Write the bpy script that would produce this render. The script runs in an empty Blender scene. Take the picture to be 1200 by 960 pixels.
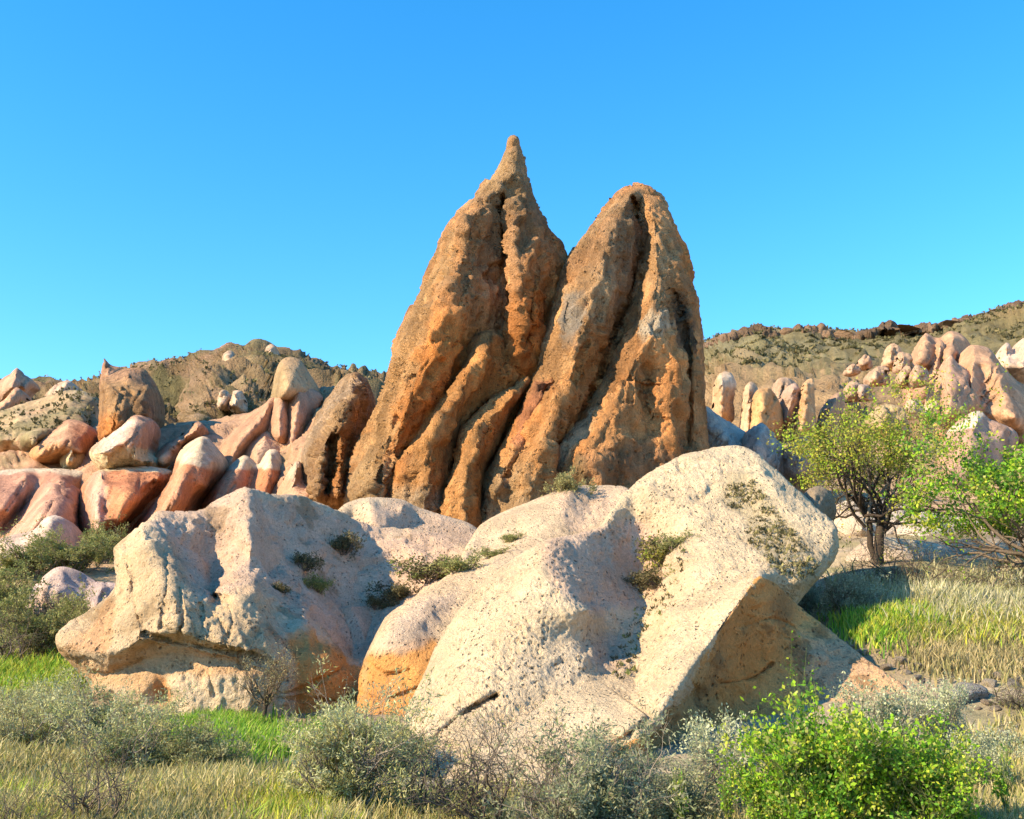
import bpy, math, random
import numpy as np
from mathutils import Vector

# ------------------------------------------------------------------ camera, sky, sun, exposure
random.seed(7)
RNG = np.random.default_rng(7)
scene = bpy.context.scene
COL = scene.collection
F = 1287.0                      # focal length in photograph pixels (1200 wide)
PITCH = math.atan(300.0 / F)    # horizon sits on photograph row 780
CAM = np.array([0.0, 0.0, 1.7])
cd = bpy.data.cameras.new('camera')
cam = bpy.data.objects.new('camera', cd); COL.objects.link(cam)
cam.location = CAM
cam.rotation_euler = (math.pi / 2 + PITCH, 0, 0)
cd.sensor_width = 36.0
cd.lens = 36.0 * F / 1200.0
cd.clip_end = 5000
scene.camera = cam
scene.render.resolution_x = 1024; scene.render.resolution_y = 819

SUN_EL = math.radians(31)
SUN_AZ = math.radians(-65)      # from straight behind the camera, turned to the left
sdir = np.array([math.sin(SUN_AZ) * math.cos(SUN_EL), -math.cos(SUN_AZ) * math.cos(SUN_EL), math.sin(SUN_EL)])
sd = bpy.data.lights.new('sun', 'SUN'); sd.energy = 4.6; sd.angle = math.radians(0.5); sd.color = (1.0, 0.81, 0.52)
sun = bpy.data.objects.new('sun', sd); COL.objects.link(sun)
sun.rotation_euler = Vector(sdir).to_track_quat('Z', 'Y').to_euler()
w = bpy.data.worlds.new('World'); scene.world = w; w.use_nodes = True
nt = w.node_tree; nt.nodes.clear()
sky = nt.nodes.new('ShaderNodeTexSky'); sky.sky_type = 'NISHITA'; sky.sun_disc = False
sky.sun_elevation = SUN_EL
sky.sun_rotation = math.atan2(sdir[0], sdir[1])
sky.altitude = 1100; sky.air_density = 1.0; sky.dust_density = 0.15; sky.ozone_density = 1.2
hs = nt.nodes.new('ShaderNodeHueSaturation'); hs.inputs['Saturation'].default_value = 1.42; hs.inputs['Hue'].default_value = 0.4945; hs.inputs['Value'].default_value = 1.08
bg = nt.nodes.new('ShaderNodeBackground'); bg.inputs['Strength'].default_value = 0.15
wo = nt.nodes.new('ShaderNodeOutputWorld')
nt.links.new(sky.outputs[0], hs.inputs['Color']); nt.links.new(hs.outputs[0], bg.inputs[0]); nt.links.new(bg.outputs[0], wo.inputs[0])
vs = scene.view_settings
vs.view_transform = 'Standard'; vs.look = 'None'; vs.gamma = 1.0; vs.use_curve_mapping = False
vs.exposure = 1.28

# ------------------------------------------------------------------ helpers
CP, SP = math.cos(PITCH), math.sin(PITCH)
def P(px, py, Y):
    """photograph pixel + distance along the view -> world point(s)"""
    px = np.asarray(px, float); py = np.asarray(py, float); Y = np.asarray(Y, float)
    u = (px - 600) / F; v = (480 - py) / F
    dy = CP - v * SP; dz = SP + v * CP
    t = Y / dy
    return np.stack([CAM[0] + u * t, Y + 0 * t, CAM[2] + dz * t], -1)
def proj(p):
    p = np.asarray(p, float) - CAM
    f = p[..., 1] * CP + p[..., 2] * SP
    up = -p[..., 1] * SP + p[..., 2] * CP
    return 600 + F * p[..., 0] / f, 480 - F * up / f

def hash3(ix, iy, iz, s):
    h = (ix.astype(np.int64) * 374761393 + iy.astype(np.int64) * 668265263 + iz.astype(np.int64) * 2147483647 + s * 974634777) & 0xFFFFFFFF
    h = ((h ^ (h >> 13)) * 1274126177) & 0xFFFFFFFF
    h = ((h ^ (h >> 16)) * 2246822519) & 0xFFFFFFFF
    return ((h ^ (h >> 15)) & 0xFFFFFF) / float(0xFFFFFF)
def vnoise(p, seed=0):
    """value noise in -1..1, p (N,3)"""
    i = np.floor(p); f = p - i; f = f * f * f * (f * (f * 6 - 15) + 10)
    i = i.astype(np.int64); r = 0
    for dx in (0, 1):
        for dy in (0, 1):
            for dz in (0, 1):
                wgt = (f[:, 0] if dx else 1 - f[:, 0]) * (f[:, 1] if dy else 1 - f[:, 1]) * (f[:, 2] if dz else 1 - f[:, 2])
                r = r + wgt * hash3(i[:, 0] + dx, i[:, 1] + dy, i[:, 2] + dz, seed)
    return r * 2 - 1
def fbm(p, oct=4, seed=0, gain=0.5):
    a = 1; r = 0; tot = 0
    for k in range(oct):
        r = r + a * vnoise(p * (2 ** k) + 17.3 * k, seed + k); tot += a; a *= gain
    return r / tot
def worley(p, seed=0):
    """distance to nearest feature point, and to the second"""
    i = np.floor(p).astype(np.int64); f1 = np.full(len(p), 9.0); f2 = np.full(len(p), 9.0)
    for dx in (-1, 0, 1):
        for dy in (-1, 0, 1):
            for dz in (-1, 0, 1):
                c = i + np.array([dx, dy, dz])
                q = c + np.stack([hash3(c[:, 0], c[:, 1], c[:, 2], seed + k) for k in (1, 2, 3)], -1)
                d = np.sqrt(((p - q) ** 2).sum(1))
                f2 = np.minimum(f2, np.maximum(f1, d)); f1 = np.minimum(f1, d)
    return f1, f2
def cellstep(p, seed=0):
    i = np.floor(p).astype(np.int64); f1 = np.full(len(p), 9.0); f2 = np.full(len(p), 9.0); v1 = np.zeros(len(p)); v2 = np.zeros(len(p))
    for dx in (-1, 0, 1):
        for dy in (-1, 0, 1):
            for dz in (-1, 0, 1):
                c = i + np.array([dx, dy, dz])
                q = c + np.stack([hash3(c[:, 0], c[:, 1], c[:, 2], seed + k) for k in (1, 2, 3)], -1)
                d = np.sqrt(((p - q) ** 2).sum(1)); hv = hash3(c[:, 0], c[:, 1], c[:, 2], seed + 9) * 2 - 1
                n1 = d < f1; n2 = (~n1) & (d < f2)
                f2 = np.where(n1, f1, np.where(n2, d, f2)); v2 = np.where(n1, v1, np.where(n2, hv, v2))
                f1 = np.where(n1, d, f1); v1 = np.where(n1, hv, v1)
    t = sstep(0.0, 0.14, f2 - f1)
    return (v1 + v2) * 0.5 * (1 - t) + v1 * t
def sstep(a, b, x):
    t = np.clip((x - a) / (b - a), 0, 1); return t * t * (3 - 2 * t)

def catmull(pts, step, closed):
    pts = np.asarray(pts, float); n = len(pts); out = []
    if n == 2 and not closed:
        m = max(2, int(np.hypot(*(pts[1] - pts[0])[:2]) / step) + 1)
        t = np.linspace(0, 1, m)[:, None]; return pts[0] * (1 - t) + pts[1] * t
    rng = range(n) if closed else range(n - 1)
    for i in rng:
        if closed: a, b, c, d = pts[(i - 1) % n], pts[i], pts[(i + 1) % n], pts[(i + 2) % n]
        else: a, b, c, d = pts[max(i - 1, 0)], pts[i], pts[i + 1], pts[min(i + 2, n - 1)]
        L = np.hypot(*(c - b)[:2]); m = max(1, int(round(L / step)))
        t = (np.arange(m) / m)[:, None]
        # centripetal-like: damped tangents keep corners from overshooting
        m1 = (c - a) * 0.5; m2 = (d - b) * 0.5
        l1 = np.hypot(*m1[:2]); l2 = np.hypot(*m2[:2])
        if l1 > L: m1 = m1 * (L / l1)
        if l2 > L: m2 = m2 * (L / l2)
        h = 2 * t**3 - 3 * t**2 + 1, t**3 - 2 * t**2 + t, -2 * t**3 + 3 * t**2, t**3 - t**2
        out.append(h[0] * b + h[1] * m1 + h[2] * c + h[3] * m2)
    if not closed: out.append(pts[-1:])
    return np.concatenate(out)

class RBF:
    def __init__(s, xy, val, scale=100.0, power=1.0, smooth=1e-4):
        s.scale = scale; s.pw = power
        s.c = np.asarray(xy, float) / scale; n = len(s.c)
        d = np.sqrt(((s.c[:, None] - s.c[None]) ** 2).sum(-1)) ** power
        A = np.zeros((n + 3, n + 3)); A[:n, :n] = -d + np.eye(n) * smooth
        A[:n, n] = 1; A[:n, n + 1:] = s.c; A[n, :n] = 1; A[n + 1:, :n] = s.c.T
        b = np.zeros(n + 3); b[:n] = val
        s.w = np.linalg.lstsq(A, b, rcond=None)[0]
    def __call__(s, xy):
        q = np.asarray(xy, float) / s.scale; out = np.empty(len(q)); n = len(s.c); c2 = (s.c ** 2).sum(1)
        for k in range(0, len(q), 8000):
            z = q[k:k + 8000]
            d = np.sqrt(np.maximum((z ** 2).sum(1)[:, None] + c2[None] - 2 * (z @ s.c.T), 0))
            if s.pw != 1.0: d = d ** s.pw
            out[k:k + 8000] = -d @ s.w[:n] + s.w[n] + z @ s.w[n + 1:]
        return out

def inside(poly, q):
    x, y = q[:, 0], q[:, 1]; r = np.zeros(len(q), bool)
    x1, y1 = poly[:, 0], poly[:, 1]; x2, y2 = np.roll(x1, -1), np.roll(y1, -1)
    for a, b, c, d in zip(x1, y1, x2, y2):
        if b == d: continue
        m = (b > y) != (d > y)
        r ^= m & (x < (c - a) * (y - b) / (d - b) + a)
    return r
def nearest(poly, q):
    idx = np.empty(len(q), int); dd = np.empty(len(q)); ref = poly[:, :2].mean(0); p0 = (poly[:, :2] - ref).astype(np.float32); p2 = (p0 ** 2).sum(1)
    for k in range(0, len(q), 6000):
        z = q[k:k + 6000]
        z0 = (z - ref).astype(np.float32)
        d = p2[None] - 2 * (z0 @ p0.T)
        j = d.argmin(1); idx[k:k + 6000] = j; dd[k:k + 6000] = np.hypot(*(z - poly[j, :2]).T)
    return idx, dd

def link(o, parent=None, loc=None):
    COL.objects.link(o)
    if parent is not None: o.parent = parent
    if loc is not None: o.location = loc
    return o
def tag(o, label=None, cat=None, group=None, kind=None):
    if label: o['label'] = label
    if cat: o['category'] = cat
    if group: o['group'] = group
    if kind: o['kind'] = kind
    return o
def mesh_np(name, v, quads=None, tris=None, col=None, smooth=True):
    """fast mesh from numpy arrays"""
    me = bpy.data.meshes.new(name)
    nq = 0 if quads is None else len(quads); ntr = 0 if tris is None else len(tris)
    me.vertices.add(len(v)); me.vertices.foreach_set('co', np.ascontiguousarray(v, np.float32).ravel())
    li = []
    if nq: li.append(np.asarray(quads).ravel())
    if ntr: li.append(np.asarray(tris).ravel())
    li = np.concatenate(li).astype(np.int32)
    me.loops.add(len(li)); me.loops.foreach_set('vertex_index', li)
    me.polygons.add(nq + ntr)
    st = np.concatenate([np.arange(nq) * 4, nq * 4 + np.arange(ntr) * 3]).astype(np.int32)
    me.polygons.foreach_set('loop_start', st)
    me.polygons.foreach_set('use_smooth', np.full(nq + ntr, smooth))
    me.update(calc_edges=True)
    if col is not None:
        a = me.color_attributes.new('Col', 'FLOAT_COLOR', 'POINT')
        c = np.ones((len(v), 4), np.float32); c[:, :3] = col
        a.data.foreach_set('color', c.ravel())
    me.validate()
    return me

# ------------------------------------------------------------------ materials
def new_mat(name):
    m = bpy.data.materials.new(name); m.use_nodes = True
    n = m.node_tree.nodes; n.clear()
    o = n.new('ShaderNodeOutputMaterial'); b = n.new('ShaderNodeBsdfPrincipled')
    m.node_tree.links.new(b.outputs[0], o.inputs[0])
    b.inputs['Roughness'].default_value = 0.92
    b.inputs['Specular IOR Level'].default_value = 0.15
    return m, n, m.node_tree.links, b
def rock_mat(name, grain=3.0, pit=9.0, bump=0.05, pitdark=0.35, streak=0.0, mottle=0.25):
    """tuff: vertex colour x mottling, pits and fine grain (sizes in 1/m)"""
    m, n, L, b = new_mat(name)
    tc = n.new('ShaderNodeTexCoord'); co = tc.outputs['Object']
    ca = n.new('ShaderNodeVertexColor'); ca.layer_name = 'Col'
    def noise(scale, det, rough=0.6, vec=None):
        t = n.new('ShaderNodeTexNoise'); t.inputs['Scale'].default_value = scale; t.inputs['Detail'].default_value = det
        t.inputs['Roughness'].default_value = rough; L.new(vec or co, t.inputs['Vector']); return t.outputs['Fac']
    def mr(src, a, bb, c, d):
        t = n.new('ShaderNodeMapRange'); t.inputs[1].default_value = a; t.inputs[2].default_value = bb; t.inputs[3].default_value = c; t.inputs[4].default_value = d
        L.new(src, t.inputs[0]); return t.outputs[0]
    def math_(op, a, bb):
        t = n.new('ShaderNodeMath'); t.operation = op
        for i, x in enumerate((a, bb)):
            if isinstance(x, (int, float)): t.inputs[i].default_value = x
            else: L.new(x, t.inputs[i])
        return t.outputs[0]
    n1 = noise(grain * 0.35, 5); n2 = noise(grain * 2.2, 6, 0.7); n3 = noise(grain * 9, 4, 0.7)
    vo = n.new('ShaderNodeTexVoronoi'); vo.inputs['Scale'].default_value = pit; vo.inputs['Randomness'].default_value = 1
    # warp the pits so they are not round cells
    wv = n.new('ShaderNodeVectorMath'); wv.operation = 'ADD'
    wn = n.new('ShaderNodeTexNoise'); wn.inputs['Scale'].default_value = pit * 0.7; wn.inputs['Detail'].default_value = 2; L.new(co, wn.inputs['Vector'])
    sc = n.new('ShaderNodeVectorMath'); sc.operation = 'SCALE'; sc.inputs['Scale'].default_value = 1.2 / pit; L.new(wn.outputs['Color'], sc.inputs[0])
    L.new(co, wv.inputs[0]); L.new(sc.outputs[0], wv.inputs[1]); L.new(wv.outputs[0], vo.inputs['Vector'])
    vd = vo.outputs['Distance']
    gate = mr(noise(grain * 0.6, 3), 0.38, 0.58, 0.0, 1.0)
    pits = math_('MULTIPLY', mr(vd, 0.05, 0.3, 1.0, 0.0), gate)
    fac = math_('MULTIPLY', mr(n1, 0.3, 0.7, 1 - mottle, 1 + mottle), mr(n2, 0.3, 0.7, 1 - mottle * 0.6, 1 + mottle * 0.5))
    fac = math_('MULTIPLY', fac, mr(n3, 0.3, 0.7, 0.76, 1.2))
    fac = math_('MULTIPLY', fac, math_('SUBTRACT', 1.0, math_('MULTIPLY', pits, pitdark)))
    if streak > 0:
        mp = n.new('ShaderNodeMapping'); mp.inputs['Rotation'].default_value = (0, -0.4, 0); mp.inputs['Scale'].default_value = (1.0, 1.0, 0.16); L.new(co, mp.inputs['Vector'])
        s = noise(grain * 0.9, 5, 0.65, mp.outputs[0]); fac = math_('MULTIPLY', fac, mr(s, 0.42, 0.62, 1 - streak, 1.08))
    vm = n.new('ShaderNodeVectorMath'); vm.operation = 'SCALE'; L.new(ca.outputs['Color'], vm.inputs[0]); L.new(fac, vm.inputs['Scale'])
    L.new(vm.outputs[0], b.inputs['Base Color'])
    h = math_('ADD', math_('MULTIPLY', n2, 1.0), math_('MULTIPLY', n3, 0.7))
    h = math_('SUBTRACT', h, math_('MULTIPLY', pits, 0.8))
    bp = n.new('ShaderNodeBump'); bp.inputs['Strength'].default_value = 1.0; bp.inputs['Distance'].default_value = bump
    L.new(h, bp.inputs['Height']); L.new(bp.outputs[0], b.inputs['Normal'])
    return m
M = {}
M['tuff'] = rock_mat('pale_tuff', grain=2.6, pit=10.0, bump=0.1, pitdark=0.7, mottle=0.2)
M['spire'] = rock_mat('orange_tuff', grain=1.5, pit=4.4, bump=0.3, pitdark=0.45, streak=0.32, mottle=0.3)
M['pink'] = rock_mat('pink_tuff', grain=1.2, pit=2.6, bump=0.13, pitdark=0.35, streak=0.22, mottle=0.2)
M['far'] = rock_mat('hill_earth', grain=0.3, pit=0.6, bump=1.1, pitdark=0.45, mottle=0.3)
M['earth'] = rock_mat('dry_earth', grain=1.6, pit=5.0, bump=0.05, pitdark=0.35, mottle=0.25)
def leaf_mat(name, trans=0.25):
    m, n, L, b = new_mat(name)
    ca = n.new('ShaderNodeVertexColor'); ca.layer_name = 'Col'
    L.new(ca.outputs['Color'], b.inputs['Base Color']); b.inputs['Roughness'].default_value = 0.7
    tr = n.new('ShaderNodeBsdfTranslucent'); L.new(ca.outputs['Color'], tr.inputs['Color'])
    mx = n.new('ShaderNodeMixShader'); mx.inputs[0].default_value = trans
    o = [x for x in n if x.type == 'OUTPUT_MATERIAL'][0]
    L.new(b.outputs[0], mx.inputs[1]); L.new(tr.outputs[0], mx.inputs[2]); L.new(mx.outputs[0], o.inputs[0])
    return m
M['leaf'] = leaf_mat('leaf', 0.35)
M['grass'] = leaf_mat('grass_blade', 0.3)
def bark_mat():
    m, n, L, b = new_mat('bark')
    ca = n.new('ShaderNodeVertexColor'); ca.layer_name = 'Col'
    t = n.new('ShaderNodeTexNoise'); t.inputs['Scale'].default_value = 30; t.inputs['Detail'].default_value = 5
    tc = n.new('ShaderNodeTexCoord'); L.new(tc.outputs['Object'], t.inputs['Vector'])
    mr = n.new('ShaderNodeMapRange'); mr.inputs[3].default_value = 0.5; mr.inputs[4].default_value = 1.5; L.new(t.outputs['Fac'], mr.inputs[0])
    vm = n.new('ShaderNodeVectorMath'); vm.operation = 'SCALE'; L.new(ca.outputs['Color'], vm.inputs[0]); L.new(mr.outputs[0], vm.inputs['Scale'])
    L.new(vm.outputs[0], b.inputs['Base Color'])
    bp = n.new('ShaderNodeBump'); bp.inputs['Distance'].default_value = 0.02; L.new(t.outputs['Fac'], bp.inputs['Height']); L.new(bp.outputs[0], b.inputs['Normal'])
    return m
M['bark'] = bark_mat()

# albedos
CREAM = (0.62, 0.47, 0.29); PALE = (0.62, 0.49, 0.32); SHADE_PINK = (0.61, 0.41, 0.295); OCHRE = (0.66, 0.29, 0.075)  # the pink is the warm tone of shaded facets, painted on pale rock
ORANGE = (0.72, 0.25, 0.055); TAN = (0.52, 0.32, 0.15); BROWN = (0.23, 0.12, 0.055); SALMON = (0.52, 0.21, 0.105); ROSE = (0.52, 0.29, 0.18)
GREY = (0.42, 0.38, 0.34); OLIVE = (0.24, 0.20, 0.10)

# ------------------------------------------------------------------ carved rock from a traced outline and ridge / gully lines
def poly_sd(poly, q):
    pl = catmull(np.asarray(poly, float), 2.0, True)
    i, d = nearest(pl, q); s = inside(pl, q)
    return np.where(s, d, -d)
def paint(base, patches, q, p, seed):
    """stains, beds, painted shade and light: (colour, shape, softness px, raggedness px, strength)"""
    c = np.empty((len(q), 3)); c[:] = base
    nz = fbm(p * 1.6, 4, seed + 50)
    c *= (1 + 0.10 * fbm(p * 0.5, 3, seed + 70))[:, None]
    for col, shape, soft, rag, st in patches:
        if shape[0] == 'e':
            _, cx, cy, rx, ry, ang = shape
            a = math.radians(ang); dx = q[:, 0] - cx; dy = q[:, 1] - cy
            e = np.sqrt(((dx * math.cos(a) + dy * math.sin(a)) / rx) ** 2 + ((-dx * math.sin(a) + dy * math.cos(a)) / ry) ** 2)
            sdv = (1 - e) * min(rx, ry)
        elif shape[0] == 'z':      # a level bed below height z
            sdv = (shape[1] - p[:, 2]) * 30
        elif shape[0] == 's':      # level beds
            sdv = np.sin(p[:, 2] * shape[1] + 2.2 * fbm(p / 14, 3, seed + 3)) * 20
        elif shape[0] == 'n':      # blotches all over
            sdv = (fbm(p * shape[1], 5, seed + shape[3]) - shape[2]) * 100
        else:
            sdv = poly_sd(shape[1], q)
        m = sstep(-soft, soft, sdv + rag * nz) * st
        c = c * (1 - m[:, None]) + np.asarray(col) * m[:, None]
    return c

def relief(name, outline, feats, mat, color, patches=(), step=2.0, bulge=0.5, round_px=14, thick=2.0,
           rough=((0.9, 0.10), (0.3, 0.04)), pits=None, grooves=(), parent=None, power=1.0, seed=1, ridged=None, smooth=5e-5, chunk=None, amp=1.0, lean=0.0):
    ol = np.asarray(outline, float)
    dense = catmull(ol, 1.0, True)
    cs = catmull(ol, 11.0, True)
    cpts = [cs] + [catmull(f, 9.0, False) if len(f) > 1 else np.asarray(f, float) for f in feats]
    cpts = np.concatenate(cpts)
    # thin out coincident constraints
    key = np.round(cpts[:, :2] / 3.0).astype(int); _, ui = np.unique(key, axis=0, return_index=True); cpts = cpts[np.sort(ui)]
    rbf0 = RBF(cpts[:, :2], cpts[:, 2], 100.0, power, smooth)
    rbf = rbf0
    if amp != 1.0:                           # deepen ridges and gullies about the smooth body
        rb0 = RBF(cs[:, :2], cs[:, 2], 100.0, 1.0, 1e-3)
        rbf = lambda z: rb0(z) + amp * (rbf0(z) - rb0(z))
    x0, y0 = dense[:, :2].min(0) - 2 * step; x1, y1 = dense[:, :2].max(0) + 2 * step
    gx = np.arange(x0, x1 + step, step); gy = np.arange(y0, y1 + step, step)
    nx, ny = len(gx), len(gy)
    q = np.stack(np.meshgrid(gx, gy), -1).reshape(-1, 2)
    ins = inside(dense[::2], q)
    idx, d = nearest(dense, q)
    sdv = np.where(ins, d, -d)
    snap = np.abs(sdv) < 0.5 * step
    q[snap] = dense[idx[snap], :2]; sdv[snap] = 0; d = np.where(snap, 0, d)
    ok = sdv >= 0
    I = np.arange(nx * ny).reshape(ny, nx)
    a, b, c_, e = I[:-1, :-1].ravel(), I[:-1, 1:].ravel(), I[1:, 1:].ravel(), I[1:, :-1].ravel()
    Q = np.stack([a, e, c_, b], -1); okq = ok[Q]; cnt = okq.sum(1)
    # drop faces made only of snapped corners lying outside concave bends
    ctr = q[Q].mean(1)
    full = Q[cnt == 4]
    t3 = Q[cnt == 3]; tri = np.array([[v for v in r if ok[v]] for r in t3], int).reshape(-1, 3)
    used = np.zeros(nx * ny, bool); used[full.ravel()] = True; used[tri.ravel()] = True
    remap = -np.ones(nx * ny, int); ids = np.where(used)[0]; remap[ids] = np.arange(len(ids)); n = len(ids)
    full = remap[full]; tri = remap[tri]
    q = q[ids]; d = d[ids]; sn = (snap[ids]); near = idx[ids]
    t = np.clip(d / round_px, 0, 1)
    Yf = rbf(q) - bulge * np.sqrt(1 - (1 - t) ** 2)
    for (gpts, gw, gd) in grooves:          # cracks: polyline px, width px, depth m
        gl = catmull(gpts, 1.0, False); _, gdist = nearest(gl, q)
        wob = fbm(np.c_[q / 14.0, q[:, :1] * 0], 2, seed + 9) * gw * 0.5
        Yf += gd * np.exp(-((gdist + wob) / gw) ** 2)
    vf = P(q[:, 0], q[:, 1], Yf)
    # normals of the front
    def normals(v):
        nn = np.zeros_like(v)
        for fc in (full, tri):
            if len(fc) == 0: continue
            fn = np.cross(v[fc[:, 1]] - v[fc[:, 0]], v[fc[:, -1]] - v[fc[:, 0]])
            for k in range(fc.shape[1]): np.add.at(nn, fc[:, k], fn)
        return nn / (np.linalg.norm(nn, axis=1, keepdims=True) + 1e-9)
    N = normals(vf)
    disp = np.zeros(n)
    ca_, sa_ = math.cos(lean), math.sin(lean)
    vr = np.stack([vf[:, 0] * ca_ - vf[:, 2] * sa_, vf[:, 1], vf[:, 0] * sa_ + vf[:, 2] * ca_], -1)
    for k, (size, ra) in enumerate(rough):
        disp += ra * fbm(vf / size, 4, seed * 13 + k * 7)
    if ridged:
        size, ra = ridged; disp += ra * (0.5 - np.abs(fbm(vr / np.array([size, size, size * 4.5]), 4, seed * 11 + 3)) * 2)
    if chunk:                                # angular blocks: each warped cell sits at its own level
        size, ca, stretch = chunk
        wp = vr + 0.35 * size * np.stack([fbm(vr / size * 1.3, 2, seed + 61 + k) for k in range(3)], -1)
        wp = wp / np.array([size, size, size * stretch])
        disp += ca * cellstep(wp, seed)
        disp += 0.5 * ca * cellstep(wp * 2.3 + 5.1, seed + 5)
    if pits:
        size, pa, stretch = pits
        pn = fbm(vr / np.array([size, size, size * stretch]), 3, seed + 41, 0.6)
        gate = sstep(-0.35, 0.25, fbm(vf / (size * 9), 3, seed + 31))
        disp += pa * (0.6 * pn - gate * sstep(0.12, 0.42, pn))
    wgt = 0.4 + 0.6 * t
    vf = vf + N * (disp * wgt)[:, None]
    Yr = dense[near, 2]
    vb = P(q[:, 0], q[:, 1], Yr)
    dm = max(d.max(), 1); tb = np.clip(d / dm, 0, 1)
    vb[:, 1] = np.maximum(Yr + thick * np.sqrt(1 - (1 - tb) ** 2), vf[:, 1] + 0.05 * (d > 0))
    vb[sn] = vf[sn]
    bmap = np.where(sn, np.arange(n), -1); nb = np.where(~sn)[0]; bmap[nb] = n + np.arange(len(nb))
    V = np.concatenate([vf, vb[nb]])
    fq = np.concatenate([full, bmap[full][:, ::-1]]); ft = np.concatenate([tri, bmap[tri][:, ::-1]]) if len(tri) else None
    if ft is not None:
        ft = ft[(ft[:, 0] != ft[:, 1]) & (ft[:, 1] != ft[:, 2]) & (ft[:, 0] != ft[:, 2])]
    C = paint(color, patches, q, vf, seed); C = np.concatenate([C, C[nb]])
    base = P(ol[:, 0].mean(), ol[:, 1].max(), ol[:, 2].mean())
    me = mesh_np(name, V - base, fq, ft, np.clip(C, 0.01, 0.95))
    me.materials.append(mat)
    o = bpy.data.objects.new(name, me); link(o, None, base)
    if parent is not None:
        o.parent = parent; o.location = Vector(base) - parent.location
    o_r = lambda px, py: P(px, py, rbf(np.array([[px, py]]))[0] - bulge)
    SURF[o.name] = o_r
    VERTS[o.name] = (q, vf, normals(vf))
    return o
SURF = {}; VERTS = {}
def empty(name, loc):
    o = bpy.data.objects.new(name, None); link(o, None, Vector(loc)); o.empty_display_size = 0.5
    return o

# ------------------------------------------------------------------ ground
gp = [(100, 960, 9.5), (600, 960, 10.5), (1150, 960, 9.0), (300, 900, 13.5), (200, 850, 19), (60, 860, 16), (40, 790, 22), (20, 720, 30), (60, 655, 38),
      (500, 915, 14.5), (600, 925, 14), (800, 925, 12.5), (1135, 815, 16.5), (1055, 815, 16.8), (1000, 880, 14.4), (1190, 800, 17), (1100, 756, 18.8), (1200, 754, 18.4), (1000, 714, 20.5), (1110, 705, 22),
      (1030, 668, 25.3), (1180, 693, 24), (1100, 690, 24.6), (1150, 620, 34), (1000, 620, 33), (0, 668, 46), (120, 668, 44), (0, 655, 54), (120, 650, 55), (250, 640, 52),
      (900, 580, 46), (960, 578, 46), (850, 585, 45), (1000, 512, 85), (850, 512, 86), (940, 514, 86), (1100, 515, 90), (1200, 530, 84), (1000, 575, 55), (1100, 590, 55), (1200, 600, 55), (0, 545, 78), (100, 545, 76), (250, 560, 70), (700, 600, 55), (500, 620, 48)]
g3 = [P(a, b, c) for a, b, c in gp]
g3 += [np.array(t) for t in [(-9, 5, .2), (0, 4, 0), (9, 5, .3), (-9, -12, 0), (9, -12, 0), (-30, 10, 1), (30, 10, 3.2), (-30, 30, 3.2), (34, 30, 6), (-6, 24, 1.6), (2, 24, 1.5), (-70, 60, 9), (80, 60, 14),
                             (-120, 110, 18), (0, 110, 21), (120, 110, 22), (-150, 0, 2), (150, 0, 6), (-200, 200, 20), (200, 200, 22), (0, 250, 22), (0, -60, -1)]]
g3 = np.array(g3)
GR = RBF(g3[:, :2], g3[:, 2], 20.0, 1.0, 2e-2)
def G(x, y):
    x = np.atleast_1d(np.asarray(x, float)); y = np.atleast_1d(np.asarray(y, float))
    far = sstep(150, 260, np.hypot(x, y))
    z = GR(np.stack([np.clip(x, -220, 220), np.clip(y, -80, 270)], -1)) * (1 - far) + 15 * far
    p = np.stack([x, y, 0 * x], -1)
    return z + 0.14 * fbm(p / 2.2, 4, 3) * np.minimum(1, np.maximum(0.3, y / 12))
_gx = np.arange(-18, 24, 0.12); _gy = np.arange(4, 62, 0.12); _g = np.stack(np.meshgrid(_gx, _gy), -1).reshape(-1, 2)
_gz = G(_g[:, 0], _g[:, 1]).reshape(len(_gy), len(_gx))
def GF(x, y):
    fx = (x + 18) / 0.12; fy = (y - 4) / 0.12
    okk = (fx >= 0) & (fy >= 0) & (fx < len(_gx) - 1.01) & (fy < len(_gy) - 1.01)
    fx = np.clip(fx, 0, len(_gx) - 1.01); fy = np.clip(fy, 0, len(_gy) - 1.01); i = fx.astype(int); j = fy.astype(int); a = fx - i; b = fy - j
    z = (_gz[j, i] * (1 - a) + _gz[j, i + 1] * a) * (1 - b) + (_gz[j + 1, i] * (1 - a) + _gz[j + 1, i + 1] * a) * b
    if not okk.all():
        k = ~okk; z[k] = G(x[k], y[k])
    return z
def ground_hit(px, py, y0=7.0, y1=130.0):
    Ys = np.linspace(y0, y1, 900); p = P(px + 0 * Ys, py + 0 * Ys, Ys)
    h = p[:, 2] - G(p[:, 0], p[:, 1]); k = np.where(h < 0)[0]
    j = k[0] if len(k) else len(Ys) - 1
    r = p[j].copy(); r[2] = G(r[0], r[1])[0]; return r
def spaced(lo, hi, core_lo, core_hi, st, grow=1.09):
    c = list(np.arange(core_lo, core_hi, st)); s = st
    while c[-1] < hi: s *= grow; c.append(c[-1] + s)
    s = st
    while c[0] > lo: s *= grow; c.insert(0, c[0] - s)
    return np.array(c)
gx = spaced(-2600, 2600, -13, 15, 0.14); gy = spaced(-300, 2800, 5, 30, 0.14)
XX, YY = np.meshgrid(gx, gy)
pts = np.stack([XX.ravel(), YY.ravel()], -1); Z = G(pts[:, 0], pts[:, 1])
v = np.c_[pts, Z]
fine = sstep(60, 20, np.hypot(v[:, 0], v[:, 1]))
v[:, 2] += fine * 0.05 * fbm(v / 0.5, 3, 12)
I = np.arange(len(v)).reshape(XX.shape)
Qd = np.stack([I[:-1, :-1].ravel(), I[:-1, 1:].ravel(), I[1:, 1:].ravel(), I[1:, :-1].ravel()], -1)
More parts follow.
